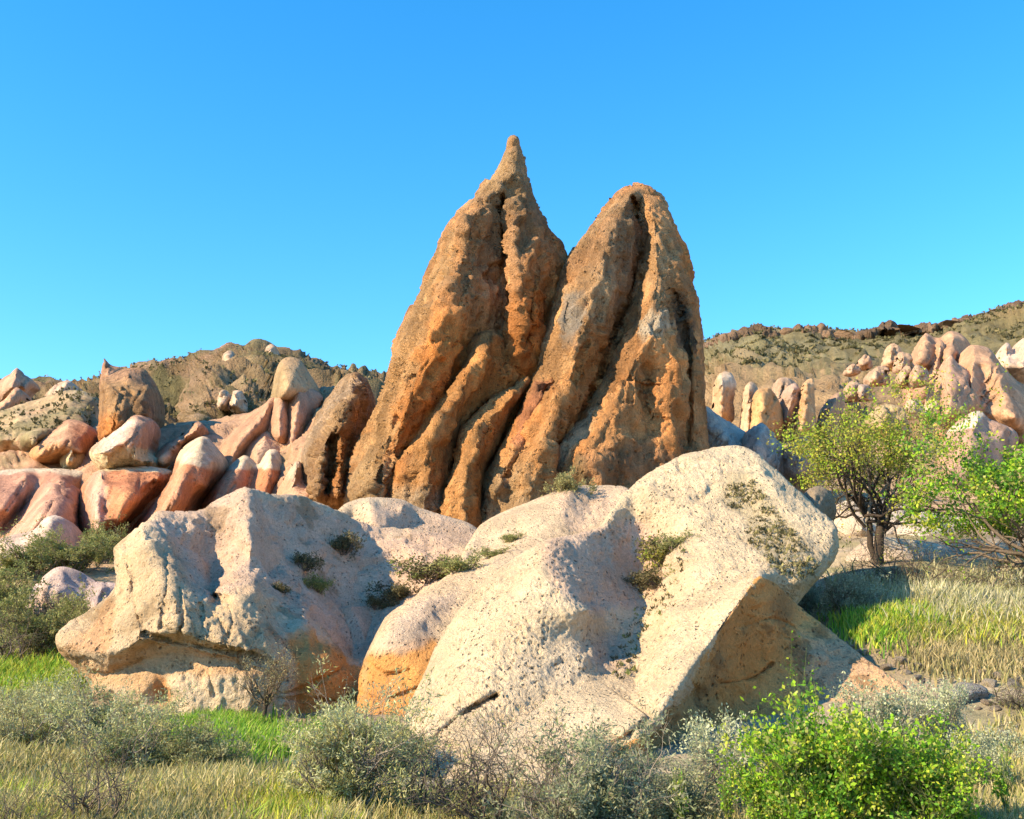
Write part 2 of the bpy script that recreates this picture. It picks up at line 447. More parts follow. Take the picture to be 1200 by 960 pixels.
gc = np.empty((len(v), 3)); gc[:] = (0.30, 0.22, 0.14)
mm = sstep(-0.2, 0.3, fbm(v / 3.0, 4, 21))[:, None]; gc = gc * (1 - mm) + np.array((0.36, 0.29, 0.20)) * mm
mm = sstep(0.0, 0.35, fbm(v / 1.3, 4, 25))[:, None] * 0.6; gc = gc * (1 - mm) + np.array((0.20, 0.20, 0.08)) * mm
fr = sstep(27, 42, v[:, 1])[:, None]; gc = gc * (1 - fr) + np.array((0.46, 0.29, 0.16)) * fr
me = mesh_np('ground', v, Qd, None, gc); me.materials.append(M['earth'])
tag(link(bpy.data.objects.new('ground', me)), kind='structure')

# ------------------------------------------------------------------ far hills
hill_l = relief('hill', [(-420, 470, 190), (-200, 455, 190), (-60, 455, 185), (60, 452, 178), (110, 445, 172), (167, 431, 168), (213, 427, 166), (257, 414, 162), (268, 409, 162), (280, 408, 162), (300, 404, 162), (322, 408, 164), (343, 412, 166),
                         (367, 420, 170), (400, 433, 176), (455, 437, 185), (540, 450, 190), (640, 480, 190), (660, 600, 100), (300, 640, 85), (-100, 640, 85), (-440, 600, 110)],
    [[(300, 412, 155), (265, 445, 138), (235, 480, 118), (215, 520, 100)], [(190, 440, 160), (200, 470, 150), (215, 495, 138), (225, 520, 120)],
     [(360, 425, 160), (390, 450, 150), (420, 480, 130)], [(330, 440, 150), (345, 480, 130)], [(120, 455, 160), (130, 500, 130), (120, 540, 105)], [(0, 470, 165), (0, 540, 105)]],
    M['far'], (0.27, 0.175, 0.095), [((0.36, 0.24, 0.13), ('n', 0.05, 0.0, 3), 8, 0, 0.8), ((0.46, 0.28, 0.18), ('n', 0.09, 0.22, 9), 8, 0, 0.6), (OLIVE, ('n', 0.16, 0.12, 5), 6, 0, 0.8),
      ((0.42, 0.27, 0.17), ('e', 240, 480, 60, 40, -20), 18, 25, 0.6), ((0.12, 0.11, 0.05), ('e', 330, 432, 40, 14, 15), 8, 20, 0.5), ((0.17, 0.13, 0.06), ('s', 1.6), 16, 18, 0.4), ((0.13, 0.115, 0.05), ('n', 0.12, 0.2, 25), 6, 0, 0.7)],
    step=2.2, bulge=8, round_px=26, thick=60, rough=((16, 4.0), (4, 1.5), (1.5, 0.6)), ridged=(8, 3.2), seed=3)
tag(hill_l, kind='structure')
mesa = relief('mesa_hill', [(560, 470, 330), (700, 440, 330), (800, 412, 325), (828, 403, 320), (847, 396, 318), (870, 390, 318), (890, 385, 318), (910, 390, 318), (943, 385, 316), (987, 391, 316), (1028, 388, 312), (1067, 386, 310), (1133, 373, 305), (1200, 356, 300),
                        (1320, 345, 300), (1500, 370, 320), (1700, 420, 340), (1700, 600, 130), (1300, 600, 110), (1000, 600, 105), (560, 600, 110)],
    [[(840, 410, 295), (850, 440, 210), (850, 470, 150)], [(925, 400, 292), (935, 425, 250), (930, 450, 180)], [(880, 400, 290), (900, 430, 230)], [(1020, 400, 290), (985, 440, 200), (960, 470, 140)], [(1150, 385, 280), (1130, 430, 190), (1110, 470, 140)], [(1200, 370, 275), (1230, 440, 180)]],
    M['far'], (0.235, 0.19, 0.095), [((0.30, 0.26, 0.16), ('e', 900, 410, 70, 22, 5), 10, 20, 0.8), ((0.38, 0.25, 0.13), ('n', 0.03, 0.2, 3), 10, 0, 0.6), ((0.17, 0.145, 0.07), ('s', 0.8), 14, 22, 0.45), (OLIVE, ('n', 0.08, 0.08, 5), 8, 0, 0.7),
      ((0.48, 0.30, 0.16), ('p', [(820, 452), (900, 448), (980, 440), (1040, 430), (1100, 440), (1200, 460), (1200, 620), (820, 620)]), 12, 25, 0.75)],
    step=2.5, bulge=10, round_px=16, thick=120, rough=((30, 4.5), (7, 2.0), (2.5, 0.8)), ridged=(14, 3.0), seed=4)
tag(mesa, kind='structure')

_r = np.random.default_rng(5); _top = catmull([(815, 408), (847, 395), (890, 383), (910, 388), (943, 383), (987, 389), (1012, 387), (1028, 385), (1034, 378), (1046, 379), (1052, 386), (1067, 384), (1100, 378), (1133, 371), (1165, 363), (1200, 354), (1260, 349), (1330, 345)], 7.0, False)
_h = np.interp(_top[:, 0], [815, 850, 890, 1000, 1060, 1100, 1330], [3, 11, 14, 12, 8, 10, 12]) * _r.uniform(0.7, 1.2, len(_top))
_o = [(x, y + _r.uniform(-1.6, 1.6), 294) for x, y in _top] + [(x, y + hh, 287) for (x, y), hh in zip(_top[::-1], _h[::-1])]
relief('rim_cliff', _o, [], M['far'], (0.17, 0.11, 0.07), [((0.30, 0.19, 0.12), ('n', 0.09, 0.05, 3), 10, 0, 0.7)], step=1.2, bulge=3.0, round_px=3, thick=8, rough=((5, 1.2), (2, 0.6)), chunk=(4, 1.6, 1.8), seed=6, parent=mesa)
# rim-rock blocks along the mesa edge: a broken cliff band
rim = [(820, 406), (847, 396), (890, 385), (910, 390), (943, 384.5), (987, 391), (1012, 389), (1034, 385), (1050, 388), (1067, 386), (1100, 380), (1133, 373), (1165, 365), (1200, 356), (1260, 351)]
rl = catmull(rim, 1.0, False); cum = np.r_[0, np.cumsum(np.hypot(*np.diff(rl, axis=0).T))]
def boulder_mesh(name, seed, sub=3, sharp=0.35, col=CREAM, flat=0.75, cut=(0.26, 0.42)):
    import bmesh
    bm = bmesh.new(); bmesh.ops.create_icosphere(bm, subdivisions=sub, radius=0.5)
    v = np.array([x.co for x in bm.verts]); f = np.array([[q.index for q in x.verts] for x in bm.faces]); bm.free()
    r = np.random.default_rng(seed)
    for k in range(9):                      # chop facets
        nrm = r.normal(size=3); nrm /= np.linalg.norm(nrm); dlim = r.uniform(*cut)
        dd = v @ nrm; over = np.maximum(dd - dlim, 0); v -= np.outer(over * 0.97, nrm)
    v *= (1 + sharp * 0.5 * fbm(v * 2.2 + seed, 4, seed))[:, None]; v[:, 2] *= flat
    v *= 1 + 0.05 * fbm(v * 9, 2, seed)[:, None]
    c = np.empty((len(v), 3)); c[:] = col; c *= (1 + 0.25 * fbm(v * 3, 3, seed + 4))[:, None]
    return mesh_np(name, v, None, f, c)
rim_meshes = [boulder_mesh('rim_rock', 100 + k, 3, 0.5, (0.15, 0.095, 0.06), 1.0, (0.16, 0.3)) for k in range(6)]
for m_ in rim_meshes: m_.materials.append(M['far'])
s = 0.0; k = 0
while s < cum[-1]:
    j = min(int(np.searchsorted(cum, s)), len(rl) - 1); px, py = rl[j]
    wpx = random.uniform(9, 20); hpx = random.uniform(7, 12) * (1.0 if px < 1040 else 0.75)
    if 1025 < px < 1042: hpx = 13; wpx = 14
    o = bpy.data.objects.new('rim_rock', rim_meshes[k % 6]); Yk = 292 + (px - 900) * -0.02
    p = P(px, py + hpx * 0.35, Yk); m1 = Yk / F
    link(o, mesa, Vector(p) - mesa.location); o.scale = (wpx * m1 * 3.4, wpx * m1 * 2.6, hpx * m1 * 2.3); o.rotation_euler = (0, 0, random.uniform(0, 6.28))
    s += wpx * 2.4; k += 1

# ------------------------------------------------------------------ the two great spires
SP_P = [(BROWN, ('n', 0.45, 0.16, 3), 12, 0, 0.45), (ORANGE, ('n', 0.22, 0.10, 8), 14, 0, 0.6)]
ROUGH_S = ((2.6, 0.22), (0.7, 0.10))
ls = empty('rock_spire', P(520, 600, 41))
tag(ls, 'tall orange rock spire rising to a sharp pointed tip', 'rock spire')
relief('spire_body', [(601, 159, 45), (607, 166, 45), (613, 182, 45), (618, 206, 45), (624, 226, 45), (632, 245, 45), (645, 268, 45), (655, 281, 45), (665, 298, 45), (668, 340, 45), (655, 420, 44), (650, 520, 42), (640, 620, 41), (520, 640, 40), (410, 625, 40), (402, 590, 40.4), (409, 546, 41), (418, 517, 41.6), (435, 491, 42.2), (448, 456, 42.8), (453, 430, 43),
                      (467, 392, 43.5), (486, 358, 44), (500, 325, 44.4), (510, 297, 44.6), (520, 275, 44.8), (530, 258, 45), (545, 240, 45), (558, 227, 45), (571, 212, 45), (581, 202, 45), (590, 186, 45), (596, 168, 45)],
       [[(600, 180, 44.3), (586, 207, 43.9), (562, 234, 43.2), (547, 258, 42.5), (536, 300, 41.8), (522, 340, 41.2), (507, 370, 40.8), (492, 405, 40.4), (477, 450, 40.0), (464, 500, 39.7), (450, 540, 39.5), (432, 600, 39.2)],
        [(589, 236, 43.9), (588, 262, 43.7), (590, 300, 43.3), (597, 335, 43.0), (597, 370, 42.8), (588, 400, 42.6), (560, 440, 42.0), (520, 490, 41.4), (480, 540, 40.8), (465, 590, 40.3)],
        [(596, 238, 43.5), (600, 270, 42.8), (602, 300, 42.2), (606, 340, 41.8), (608, 380, 41.6), (610, 430, 41.4)],
        [(632, 300, 42.9), (640, 330, 42.9), (632, 380, 42.8)], [(561, 300, 42.6), (560, 350, 42.0), (540, 400, 41.2)]],
       M['spire'], (0.70, 0.33, 0.125), SP_P + [((0.47, 0.31, 0.18), ('e', 585, 270, 60, 120, 12), 30, 40, 0.6), ((0.66, 0.48, 0.29), ('e', 450, 580, 50, 50, 0), 18, 30, 0.55), (ORANGE, ('e', 500, 460, 45, 90, 25), 20, 20, 0.75), (ORANGE, ('e', 625, 400, 22, 90, 10), 16, 20, 0.6), ((0.46, 0.29, 0.15), ('e', 598, 200, 30, 45, 0), 18, 14, 0.8), (TAN, ('p', [(595, 165), (555, 230), (512, 300), (480, 370), (450, 440), (405, 590), (440, 600), (470, 470), (515, 350), (540, 260), (590, 205)]), 6, 12, 0.75)],  # the tan strip paints the lit left edge of the spire
       grooves=[([(588, 232), (588, 262), (590, 300), (597, 335), (597, 372)], 2.6, 0.7), ([(560, 270), (548, 320), (535, 360)], 3, 0.25), ([(630, 310), (622, 360), (618, 420)], 2.4, 0.3), ([(480, 440), (455, 520), (440, 580)], 2.4, 0.3)], step=1.6, bulge=0.55, round_px=16, thick=4.5, rough=ROUGH_S, ridged=(1.2, 0.2), pits=(0.24, 0.17, 2.2), chunk=(0.85, 0.25, 2.6), amp=1.15, lean=0.42, parent=ls, seed=11)
relief('rock_rib', [(549, 404, 41.9), (560, 392, 42), (573, 386, 42.1), (588, 387, 42.2), (600, 402, 42.2), (612, 440, 41.6), (596, 458, 41), (570, 471, 40.4), (556, 485, 40), (541, 505, 39.8), (536, 535, 39.4), (525, 575, 39), (522, 625, 38.6), (455, 625, 38.8), (457, 582, 39.4), (463, 532, 40), (482, 506, 40.4), (505, 468, 41), (529, 439, 41.5)],
       [[(577, 393, 41.0), (555, 425, 40.1), (530, 466, 39.3), (508, 505, 38.8), (497, 550, 38.4), (495, 600, 38)], [(595, 430, 41.3), (560, 468, 40.3), (535, 500, 39.6)], [(470, 540, 39.2), (466, 590, 38.8)], [(482, 560, 38.9), (478, 600, 38.5)]],
       M['spire'], (0.70, 0.34, 0.125), SP_P + [(ORANGE, ('p', [(585, 395), (610, 440), (570, 470), (535, 505), (515, 580), (505, 560), (530, 480), (560, 430)]), 8, 10, 0.7), (PALE, ('e', 490, 590, 40, 16, 0), 10, 10, 0.6)],
       step=1.6, bulge=0.7, round_px=15, thick=1.2, rough=ROUGH_S, ridged=(1.0, 0.16), pits=(0.24, 0.15, 2.0), chunk=(0.75, 0.2, 2.4), amp=1.15, lean=0.42, parent=ls, seed=12)
relief('rock_rib', [(618, 444, 40.6), (600, 454, 40.5), (570, 468, 40), (556, 482, 39.6), (539, 503, 39.3), (533, 535, 38.9), (522, 573, 38.4), (520, 630, 38), (560, 635, 38), (565, 580, 38.4), (569, 552, 38.9), (583, 523, 39.3), (598, 485, 39.8), (615, 457, 40.3)],
       [[(602, 464, 39.7), (574, 488, 38.9), (556, 525, 38.2), (545, 575, 37.6), (541, 615, 37.3)], [(562, 545, 38.6), (556, 590, 38.2)]],
       M['spire'], (0.70, 0.34, 0.125), SP_P + [(ORANGE, ('p', [(612, 456), (596, 486), (582, 523), (566, 555), (560, 600), (552, 600), (560, 540), (585, 480)]), 6, 8, 0.8)],
       step=1.6, bulge=0.6, round_px=12, thick=1.2, rough=ROUGH_S, ridged=(1.0, 0.16), pits=(0.24, 0.15, 2.0), chunk=(0.75, 0.2, 2.4), amp=1.15, lean=0.42, parent=ls, seed=13)
rs = empty('rock_spire', P(690, 600, 40))
tag(rs, 'broad rounded orange rock tower split by a deep gully, beside the pointed spire', 'rock spire')
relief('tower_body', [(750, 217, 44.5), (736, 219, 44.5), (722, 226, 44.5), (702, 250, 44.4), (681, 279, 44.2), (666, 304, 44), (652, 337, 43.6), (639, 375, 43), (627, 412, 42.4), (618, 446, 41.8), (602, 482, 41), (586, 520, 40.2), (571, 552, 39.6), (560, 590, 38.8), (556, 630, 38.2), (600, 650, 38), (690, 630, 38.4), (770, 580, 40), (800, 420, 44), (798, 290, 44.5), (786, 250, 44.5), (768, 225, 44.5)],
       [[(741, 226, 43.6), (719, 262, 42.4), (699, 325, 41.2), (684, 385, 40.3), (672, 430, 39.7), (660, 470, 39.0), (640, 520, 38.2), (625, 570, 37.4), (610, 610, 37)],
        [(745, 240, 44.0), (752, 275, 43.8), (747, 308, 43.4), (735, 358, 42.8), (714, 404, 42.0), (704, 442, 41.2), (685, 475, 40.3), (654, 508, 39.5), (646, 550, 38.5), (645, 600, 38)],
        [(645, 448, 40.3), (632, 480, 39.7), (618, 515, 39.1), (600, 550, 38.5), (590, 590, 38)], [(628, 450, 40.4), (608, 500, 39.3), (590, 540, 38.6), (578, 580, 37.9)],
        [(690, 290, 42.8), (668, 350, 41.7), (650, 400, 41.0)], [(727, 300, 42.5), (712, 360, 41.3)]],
       M['spire'], (0.70, 0.38, 0.165), SP_P + [((0.47, 0.31, 0.18), ('e', 715, 290, 60, 90, 20), 26, 40, 0.6), ((0.66, 0.48, 0.29), ('e', 590, 590, 50, 30, 0), 14, 26, 0.6), ((0.36, 0.24, 0.14), ('e', 735, 290, 22, 60, 12), 10, 14, 0.6), ((0.36, 0.34, 0.30), ('e', 672, 372, 11, 22, 10), 6, 10, 0.7), (ORANGE, ('e', 690, 440, 26, 50, 25), 14, 14, 0.6), (SALMON, ('p', [(645, 446), (626, 448), (600, 520), (610, 525), (630, 490)]), 4, 4, 0.8), (TAN, ('e', 600, 570, 40, 40, 0), 14, 10, 0.6)],  # brown ellipse beside the gully top is painted shade on the right-turning face
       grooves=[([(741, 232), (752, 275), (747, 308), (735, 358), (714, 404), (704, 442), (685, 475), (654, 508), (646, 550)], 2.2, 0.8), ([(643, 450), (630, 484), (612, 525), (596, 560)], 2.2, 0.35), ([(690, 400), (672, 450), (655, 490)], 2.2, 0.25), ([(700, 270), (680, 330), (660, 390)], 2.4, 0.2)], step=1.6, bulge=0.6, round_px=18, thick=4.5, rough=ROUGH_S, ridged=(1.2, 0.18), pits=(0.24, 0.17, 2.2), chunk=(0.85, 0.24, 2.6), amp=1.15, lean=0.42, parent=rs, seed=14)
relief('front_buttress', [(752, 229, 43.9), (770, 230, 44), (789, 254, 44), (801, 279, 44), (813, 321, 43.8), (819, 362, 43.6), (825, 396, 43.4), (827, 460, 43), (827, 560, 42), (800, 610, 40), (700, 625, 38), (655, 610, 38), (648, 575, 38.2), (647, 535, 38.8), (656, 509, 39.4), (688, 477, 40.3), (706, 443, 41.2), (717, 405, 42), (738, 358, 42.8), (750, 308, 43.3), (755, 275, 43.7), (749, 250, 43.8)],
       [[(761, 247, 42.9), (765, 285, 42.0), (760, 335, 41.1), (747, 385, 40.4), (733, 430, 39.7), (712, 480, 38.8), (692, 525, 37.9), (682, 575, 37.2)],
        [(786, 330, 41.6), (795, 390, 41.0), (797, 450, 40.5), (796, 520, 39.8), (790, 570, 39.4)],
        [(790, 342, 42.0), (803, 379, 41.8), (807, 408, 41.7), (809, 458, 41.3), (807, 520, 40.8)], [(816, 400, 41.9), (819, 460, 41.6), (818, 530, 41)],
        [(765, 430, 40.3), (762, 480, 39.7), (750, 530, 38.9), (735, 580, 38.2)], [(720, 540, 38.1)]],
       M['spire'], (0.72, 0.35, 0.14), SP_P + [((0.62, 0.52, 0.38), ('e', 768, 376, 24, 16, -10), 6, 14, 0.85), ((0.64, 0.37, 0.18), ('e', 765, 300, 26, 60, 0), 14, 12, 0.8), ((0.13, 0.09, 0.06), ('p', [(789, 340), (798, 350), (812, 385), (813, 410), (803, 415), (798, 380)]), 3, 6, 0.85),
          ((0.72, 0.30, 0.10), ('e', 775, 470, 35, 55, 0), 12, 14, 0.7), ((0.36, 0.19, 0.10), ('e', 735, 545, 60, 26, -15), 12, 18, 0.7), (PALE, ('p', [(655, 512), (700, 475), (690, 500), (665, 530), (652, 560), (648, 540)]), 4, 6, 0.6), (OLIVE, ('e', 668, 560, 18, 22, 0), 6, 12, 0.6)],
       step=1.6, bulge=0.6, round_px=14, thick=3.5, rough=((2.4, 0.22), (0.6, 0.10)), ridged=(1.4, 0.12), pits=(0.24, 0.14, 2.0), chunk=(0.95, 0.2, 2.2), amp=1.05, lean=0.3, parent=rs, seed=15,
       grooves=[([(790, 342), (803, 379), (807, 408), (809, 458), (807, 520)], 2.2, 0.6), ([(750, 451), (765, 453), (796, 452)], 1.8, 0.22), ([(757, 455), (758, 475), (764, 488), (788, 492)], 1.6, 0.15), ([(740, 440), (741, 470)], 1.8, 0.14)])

# ------------------------------------------------------------------ left middle-distance rocks
def mid(name, label, outline, feats, color, patches=(), mat='pink', bulge=0.9, rnd=14, thick=3.0, rough=((3.0, 0.22), (0.8, 0.08), (0.25, 0.03)), seed=1, grp=None, step=1.7, cat='rock', pits=None, ridged=None, power=1.0, chunk=None, amp=1.9, grooves=()):
    rr = np.random.default_rng(seed * 3 + 1); oa = np.asarray(outline, float); lo, hi = oa[:, :2].min(0), oa[:, :2].max(0); ext = hi - lo; cr = []
    for k in range(4 if min(ext) > 30 else 2):
        x = lo[0] + ext[0] * rr.uniform(0.3, 0.9); y = lo[1] + ext[1] * rr.uniform(0.08, 0.45); sl = -rr.uniform(0.2, 0.75); L = ext[1] * rr.uniform(0.25, 0.5)
        cr.append(([(x, y), (x + sl * L * 0.5 + rr.normal(0, 2), y + L * 0.5), (x + sl * L, y + L)], 1.3, 0.0045 * float(oa[:, 2].mean())))
    grooves = list(grooves) + cr
    Yr = float(np.mean([t[2] for t in outline])); feats = [[(a, b, Yr - (Yr - c) * amp) for a, b, c in f] for f in feats]
    o = relief(name, outline, feats, M[mat], color, patches, step=step, bulge=bulge * 0.28, round_px=rnd * 0.45, thick=thick, rough=rough, seed=seed, pits=pits, ridged=ridged, power=power, chunk=chunk, grooves=grooves)
    return tag(o, label, cat, grp)
ML = 'eroded rocks on the slope beside the pointed spire'
def flatY(pts, Y): return [(a, b, Y) if len(t) == 2 else t for t in pts for (a, b) in [t[:2]]]
mid('rock_fin', 'pitted orange-brown rock fin leaning against the pointed spire', flatY([(415, 435), (429, 443), (438, 462), (439, 481), (430, 508), (420, 536), (412, 610), (380, 610), (358, 590), (351, 538), (360, 508), (379, 472), (398, 447)], 47),
    [[(414, 442, 46), (404, 465, 45), (388, 500, 44.2), (378, 540, 43.6), (372, 580, 43)], [(385, 500, 45), (388, 540, 44.8), (383, 575, 44.4)], [(410, 480, 44.6), (400, 530, 43.8), (396, 580, 43)], [(428, 470, 46)]],
    (0.50, 0.30, 0.15), [(BROWN, ('n', 0.9, 0.05, 3), 12, 0, 0.6), ((0.58, 0.40, 0.26), ('p', [(400, 446), (428, 444), (400, 475), (370, 520), (355, 545), (353, 520)]), 6, 10, 0.8), (ORANGE, ('e', 410, 520, 14, 60, 20), 8, 8, 0.6)], mat='spire', bulge=1.0, seed=21, pits=(0.42, 0.22, 1.6), ridged=(1.2, 0.16), chunk=(1.2, 0.16, 1.6))
fr_ = empty('folded_rock', P(315, 545, 56)); tag(fr_, 'pink knobbed rock with melted folds below the left hill', 'rock')
for nm, pts, rd, cl, pt, sdn in [
    ('rock_knob', [(318, 475, 58), (320, 450, 58), (325, 431, 58), (333, 420, 58), (344, 419, 58), (353, 423, 58), (362, 437, 58), (375, 458, 58), (378, 475, 58), (350, 485, 57.5)], [[(331, 428, 57), (330, 445, 56.2), (330, 465, 55.8)], [(350, 432, 57), (356, 455, 56.4)]], (0.48, 0.31, 0.17), [(OLIVE, ('e', 322, 455, 8, 20, 20), 5, 8, 0.5)], 221),
    ('rock_lobe', [(320, 466, 57), (327, 474, 57), (320, 506, 56), (300, 520, 55.5), (284, 540, 55), (270, 560, 55), (256, 548, 55.5), (260, 520, 56), (286, 495, 56.5), (308, 475, 57)], [[(314, 473, 56), (298, 497, 55), (278, 522, 54.2), (268, 548, 53.8)]], ROSE, [], 222),
    ('rock_lobe', [(342, 450, 57), (360, 452, 57), (378, 465, 57), (371, 480, 56.6), (362, 508, 56), (349, 545, 55), (332, 548, 54.6), (336, 504, 55.4), (334, 478, 56), (338, 462, 56.6)], [[(350, 458, 55.8), (347, 485, 54.8), (341, 515, 54.2), (338, 540, 53.8)]], (0.55, 0.32, 0.205), [(OCHRE, ('p', [(356, 500), (364, 505), (349, 548), (338, 548), (345, 530)]), 4, 5, 0.85)], 223),
    ('rock_lobe', [(319, 474, 56.6), (327, 459, 57), (340, 460, 57), (342, 470, 56.5), (338, 480, 56), (342, 500, 55.4), (340, 518, 55), (328, 522, 55), (314, 508, 55.4)], [[(330, 466, 55.8), (327, 490, 54.6), (327, 512, 54)]], ROSE, [], 224),
    ('rock_lobe', [(314, 502, 56), (326, 508, 55.6), (340, 514, 55.2), (338, 540, 54.4), (320, 556, 54), (295, 556, 54.4), (281, 540, 55), (279, 522, 55.6), (290, 508, 56)], [[(310, 510, 54.8), (300, 528, 53.8), (300, 548, 53.4)]], (0.58, 0.36, 0.24), [], 225)]:
    relief(nm, pts, rd, M['pink'], cl, pt, step=1.5, bulge=0.35, round_px=7, thick=1.5, rough=((2.5, 0.15), (0.7, 0.06), (0.25, 0.03)), amp=1.5, parent=fr_, seed=sdn)
mid('leaning_rock', 'salmon rock ridge with a pale cap leaning right, below the folded rock', flatY([(150, 640), (160, 612), (180, 590), (200, 560), (207, 537), (217, 523), (238, 512), (250, 520), (264, 541), (258, 567), (236, 593), (220, 640)], 52),
    [[(236, 516, 51), (216, 545, 49.6), (196, 580, 48.6), (180, 620, 48)], [(250, 540, 50.2), (240, 570, 49.6)], [(228, 550, 49.4), (215, 590, 48.6)]],
    SALMON, [((0.66, 0.52, 0.36), ('p', [(205, 540), (215, 520), (238, 508), (268, 540), (262, 552), (230, 546)]), 3, 5, 0.85), ((0.40, 0.2, 0.11), ('p', [(245, 552), (262, 550), (255, 575), (230, 600), (220, 600)]), 6, 6, 0.6), (ROSE, ('p', [(207, 540), (160, 610), (150, 640), (185, 640), (215, 560)]), 6, 6, 0.6)], seed=23, bulge=0.8, rnd=12)  # darker right plane and rosy left plane: shade and light painted in
mid('banded_rock', 'broad salmon rock with two pale humps on its top, between leaning rock and orange spire', flatY([(228, 640), (233, 597), (247, 570), (273, 543), (287, 534), (303, 543), (310, 533), (317, 527), (328, 530), (337, 546), (340, 560), (330, 590), (300, 640)], 53),
    [[(286, 540, 52), (264, 565, 50.8), (246, 600, 50)], [(317, 532, 52), (315, 560, 51), (305, 600, 50.4)], [(302, 548, 52.6), (290, 580, 51.4)]],
    SALMON, [((0.66, 0.54, 0.39), ('p', [(262, 548), (287, 530), (317, 522), (340, 548), (330, 551), (300, 550), (275, 552)]), 2, 3, 0.9), (ROSE, ('p', [(275, 550), (235, 600), (230, 640), (250, 640), (285, 560)]), 6, 6, 0.6)], seed=24, bulge=0.8, rnd=12)
mid('rock_wedge', 'small salmon wedge of rock at the foot of the pitted fin', flatY([(318, 620), (324, 577), (334, 558), (344, 542), (352, 540), (358, 562), (372, 570), (384, 584), (386, 620)], 46),
    [[(347, 548, 45.4), (338, 575, 44.8), (332, 610, 44.4)], [(366, 575, 44.8), (362, 600, 44.4)]], (0.60, 0.33, 0.20), [((0.66, 0.5, 0.36), ('e', 345, 548, 10, 14, 20), 4, 4, 0.7)], seed=25, bulge=0.5, rnd=9, thick=2)
mid('salmon_boulder', 'big rounded salmon boulder with a cream top edge', flatY([(92, 627), (91, 600), (94, 580), (98, 566), (113, 552), (150, 545), (178, 546), (201, 552), (195, 570), (180, 590), (160, 612), (133, 632), (108, 640)], 54),
    [[(118, 556, 52.2), (113, 590, 51), (112, 625, 50.4)], [(150, 560, 52), (158, 580, 51), (140, 610, 50.4)], [(122, 575, 51.6), (124, 600, 51.2)], [(185, 560, 52.4)]],
    SALMON, [((0.68, 0.55, 0.36), ('p', [(100, 553), (140, 540), (205, 542), (203, 553), (150, 552)]), 2, 4, 0.9), ((0.64, 0.42, 0.32), ('e', 112, 590, 12, 40, 0), 8, 6, 0.8), ((0.6, 0.27, 0.12), ('e', 160, 590, 20, 18, -35), 8, 6, 0.6)], seed=26, bulge=1.0, rnd=14)
mid('pale_boulder', 'pale pointed boulder with a pitted yellow underside resting under the orange block', flatY([(104, 531), (112, 520), (133, 503), (146, 491), (157, 483), (173, 487), (182, 497), (180, 515), (178, 532), (200, 545), (195, 560), (130, 562), (112, 548)], 57),
    [[(158, 489, 56), (140, 508, 55), (116, 530, 54.2)], [(172, 495, 56), (165, 520, 55), (160, 540, 54.6)], [(140, 530, 54.8), (125, 545, 54.6)], [(178, 540, 55.4)]],
    ROSE, [((0.66, 0.52, 0.30), ('p', [(100, 533), (125, 528), (150, 524), (178, 528), (205, 545), (200, 565), (110, 565)]), 3, 5, 0.85), ((0.66, 0.53, 0.44), ('e', 135, 510, 26, 10, -38), 6, 4, 0.7), ((0.1, 0.07, 0.04), ('n', 1.7, 0.42, 4), 4, 0, 0.0)], seed=27, bulge=0.7, rnd=10, pits=(0.7, 0.2, 1))
mid('orange_block', 'squarish orange-brown rock block standing above the pale boulder', flatY([(118, 447), (126, 441), (138, 435), (150, 431), (167, 432), (176, 441), (182, 452), (188, 467), (189, 485), (183, 505), (150, 525), (116, 520), (115, 493)], 63),
    [[(123, 447, 61), (124, 480, 60), (122, 512, 59.4)], [(150, 438, 61.4), (152, 470, 60), (150, 505, 59)], [(175, 455, 61), (178, 490, 60)]],
    (0.50, 0.29, 0.14), [(BROWN, ('n', 0.6, 0.2, 3), 10, 0, 0.5), (ROSE, ('p', [(118, 445), (150, 428), (185, 450), (150, 446)]), 6, 6, 0.7), (ORANGE, ('e', 128, 505, 18, 20, 0), 8, 6, 0.7)], mat='spire', seed=28, bulge=0.9, rnd=8, pits=(0.9, 0.25, 1.4))
mid('rock_horn', 'small dark horned rock peeking out behind the orange block', flatY([(118, 460), (118, 440), (120, 428), (122, 420), (126, 425), (133, 429), (143, 431), (146, 440), (140, 462)], 68),
    [[(123, 427, 67.4), (126, 440, 66.6)]], (0.36, 0.2, 0.12), [], seed=29, bulge=0.5, rnd=6, thick=2, step=1.3)
mid('slope_hummock', 'brown scrubby hummock at the left, above the low pink hump', flatY([(-60, 490), (0, 482), (37, 470), (60, 462), (82, 457), (105, 461), (118, 470), (120, 500), (116, 540), (0, 560), (-60, 560)], 74),
    [[(80, 464, 72), (60, 490, 69), (40, 520, 66)], [(105, 470, 72), (100, 500, 69)], [(20, 485, 71), (0, 515, 68)]],
    (0.44, 0.31, 0.18), [(OLIVE, ('n', 0.5, 0.1, 3), 8, 0, 0.75), (ROSE, ('n', 0.3, 0.2, 6), 8, 0, 0.6), ((0.1, 0.09, 0.04), ('e', 108, 472, 14, 12, 0), 5, 8, 0.5)], seed=30, bulge=1.0, rnd=12, rough=((4, 0.5), (1, 0.2)))
mid('low_pink_hump', 'low wide pink hump to the left of the pale boulder', flatY([(28, 540), (31, 523), (55, 506), (80, 492), (98, 495), (116, 508), (116, 530), (100, 550), (60, 556)], 64),
    [[(80, 498, 62.6), (62, 515, 61.6), (45, 535, 61)], [(100, 508, 62.4), (95, 530, 61.4)]], ROSE, [(OCHRE, ('e', 60, 535, 45, 12, -5), 8, 8, 0.5), (SALMON, ('e', 100, 510, 16, 14, 20), 6, 4, 0.6)], seed=31, bulge=0.6, rnd=12)
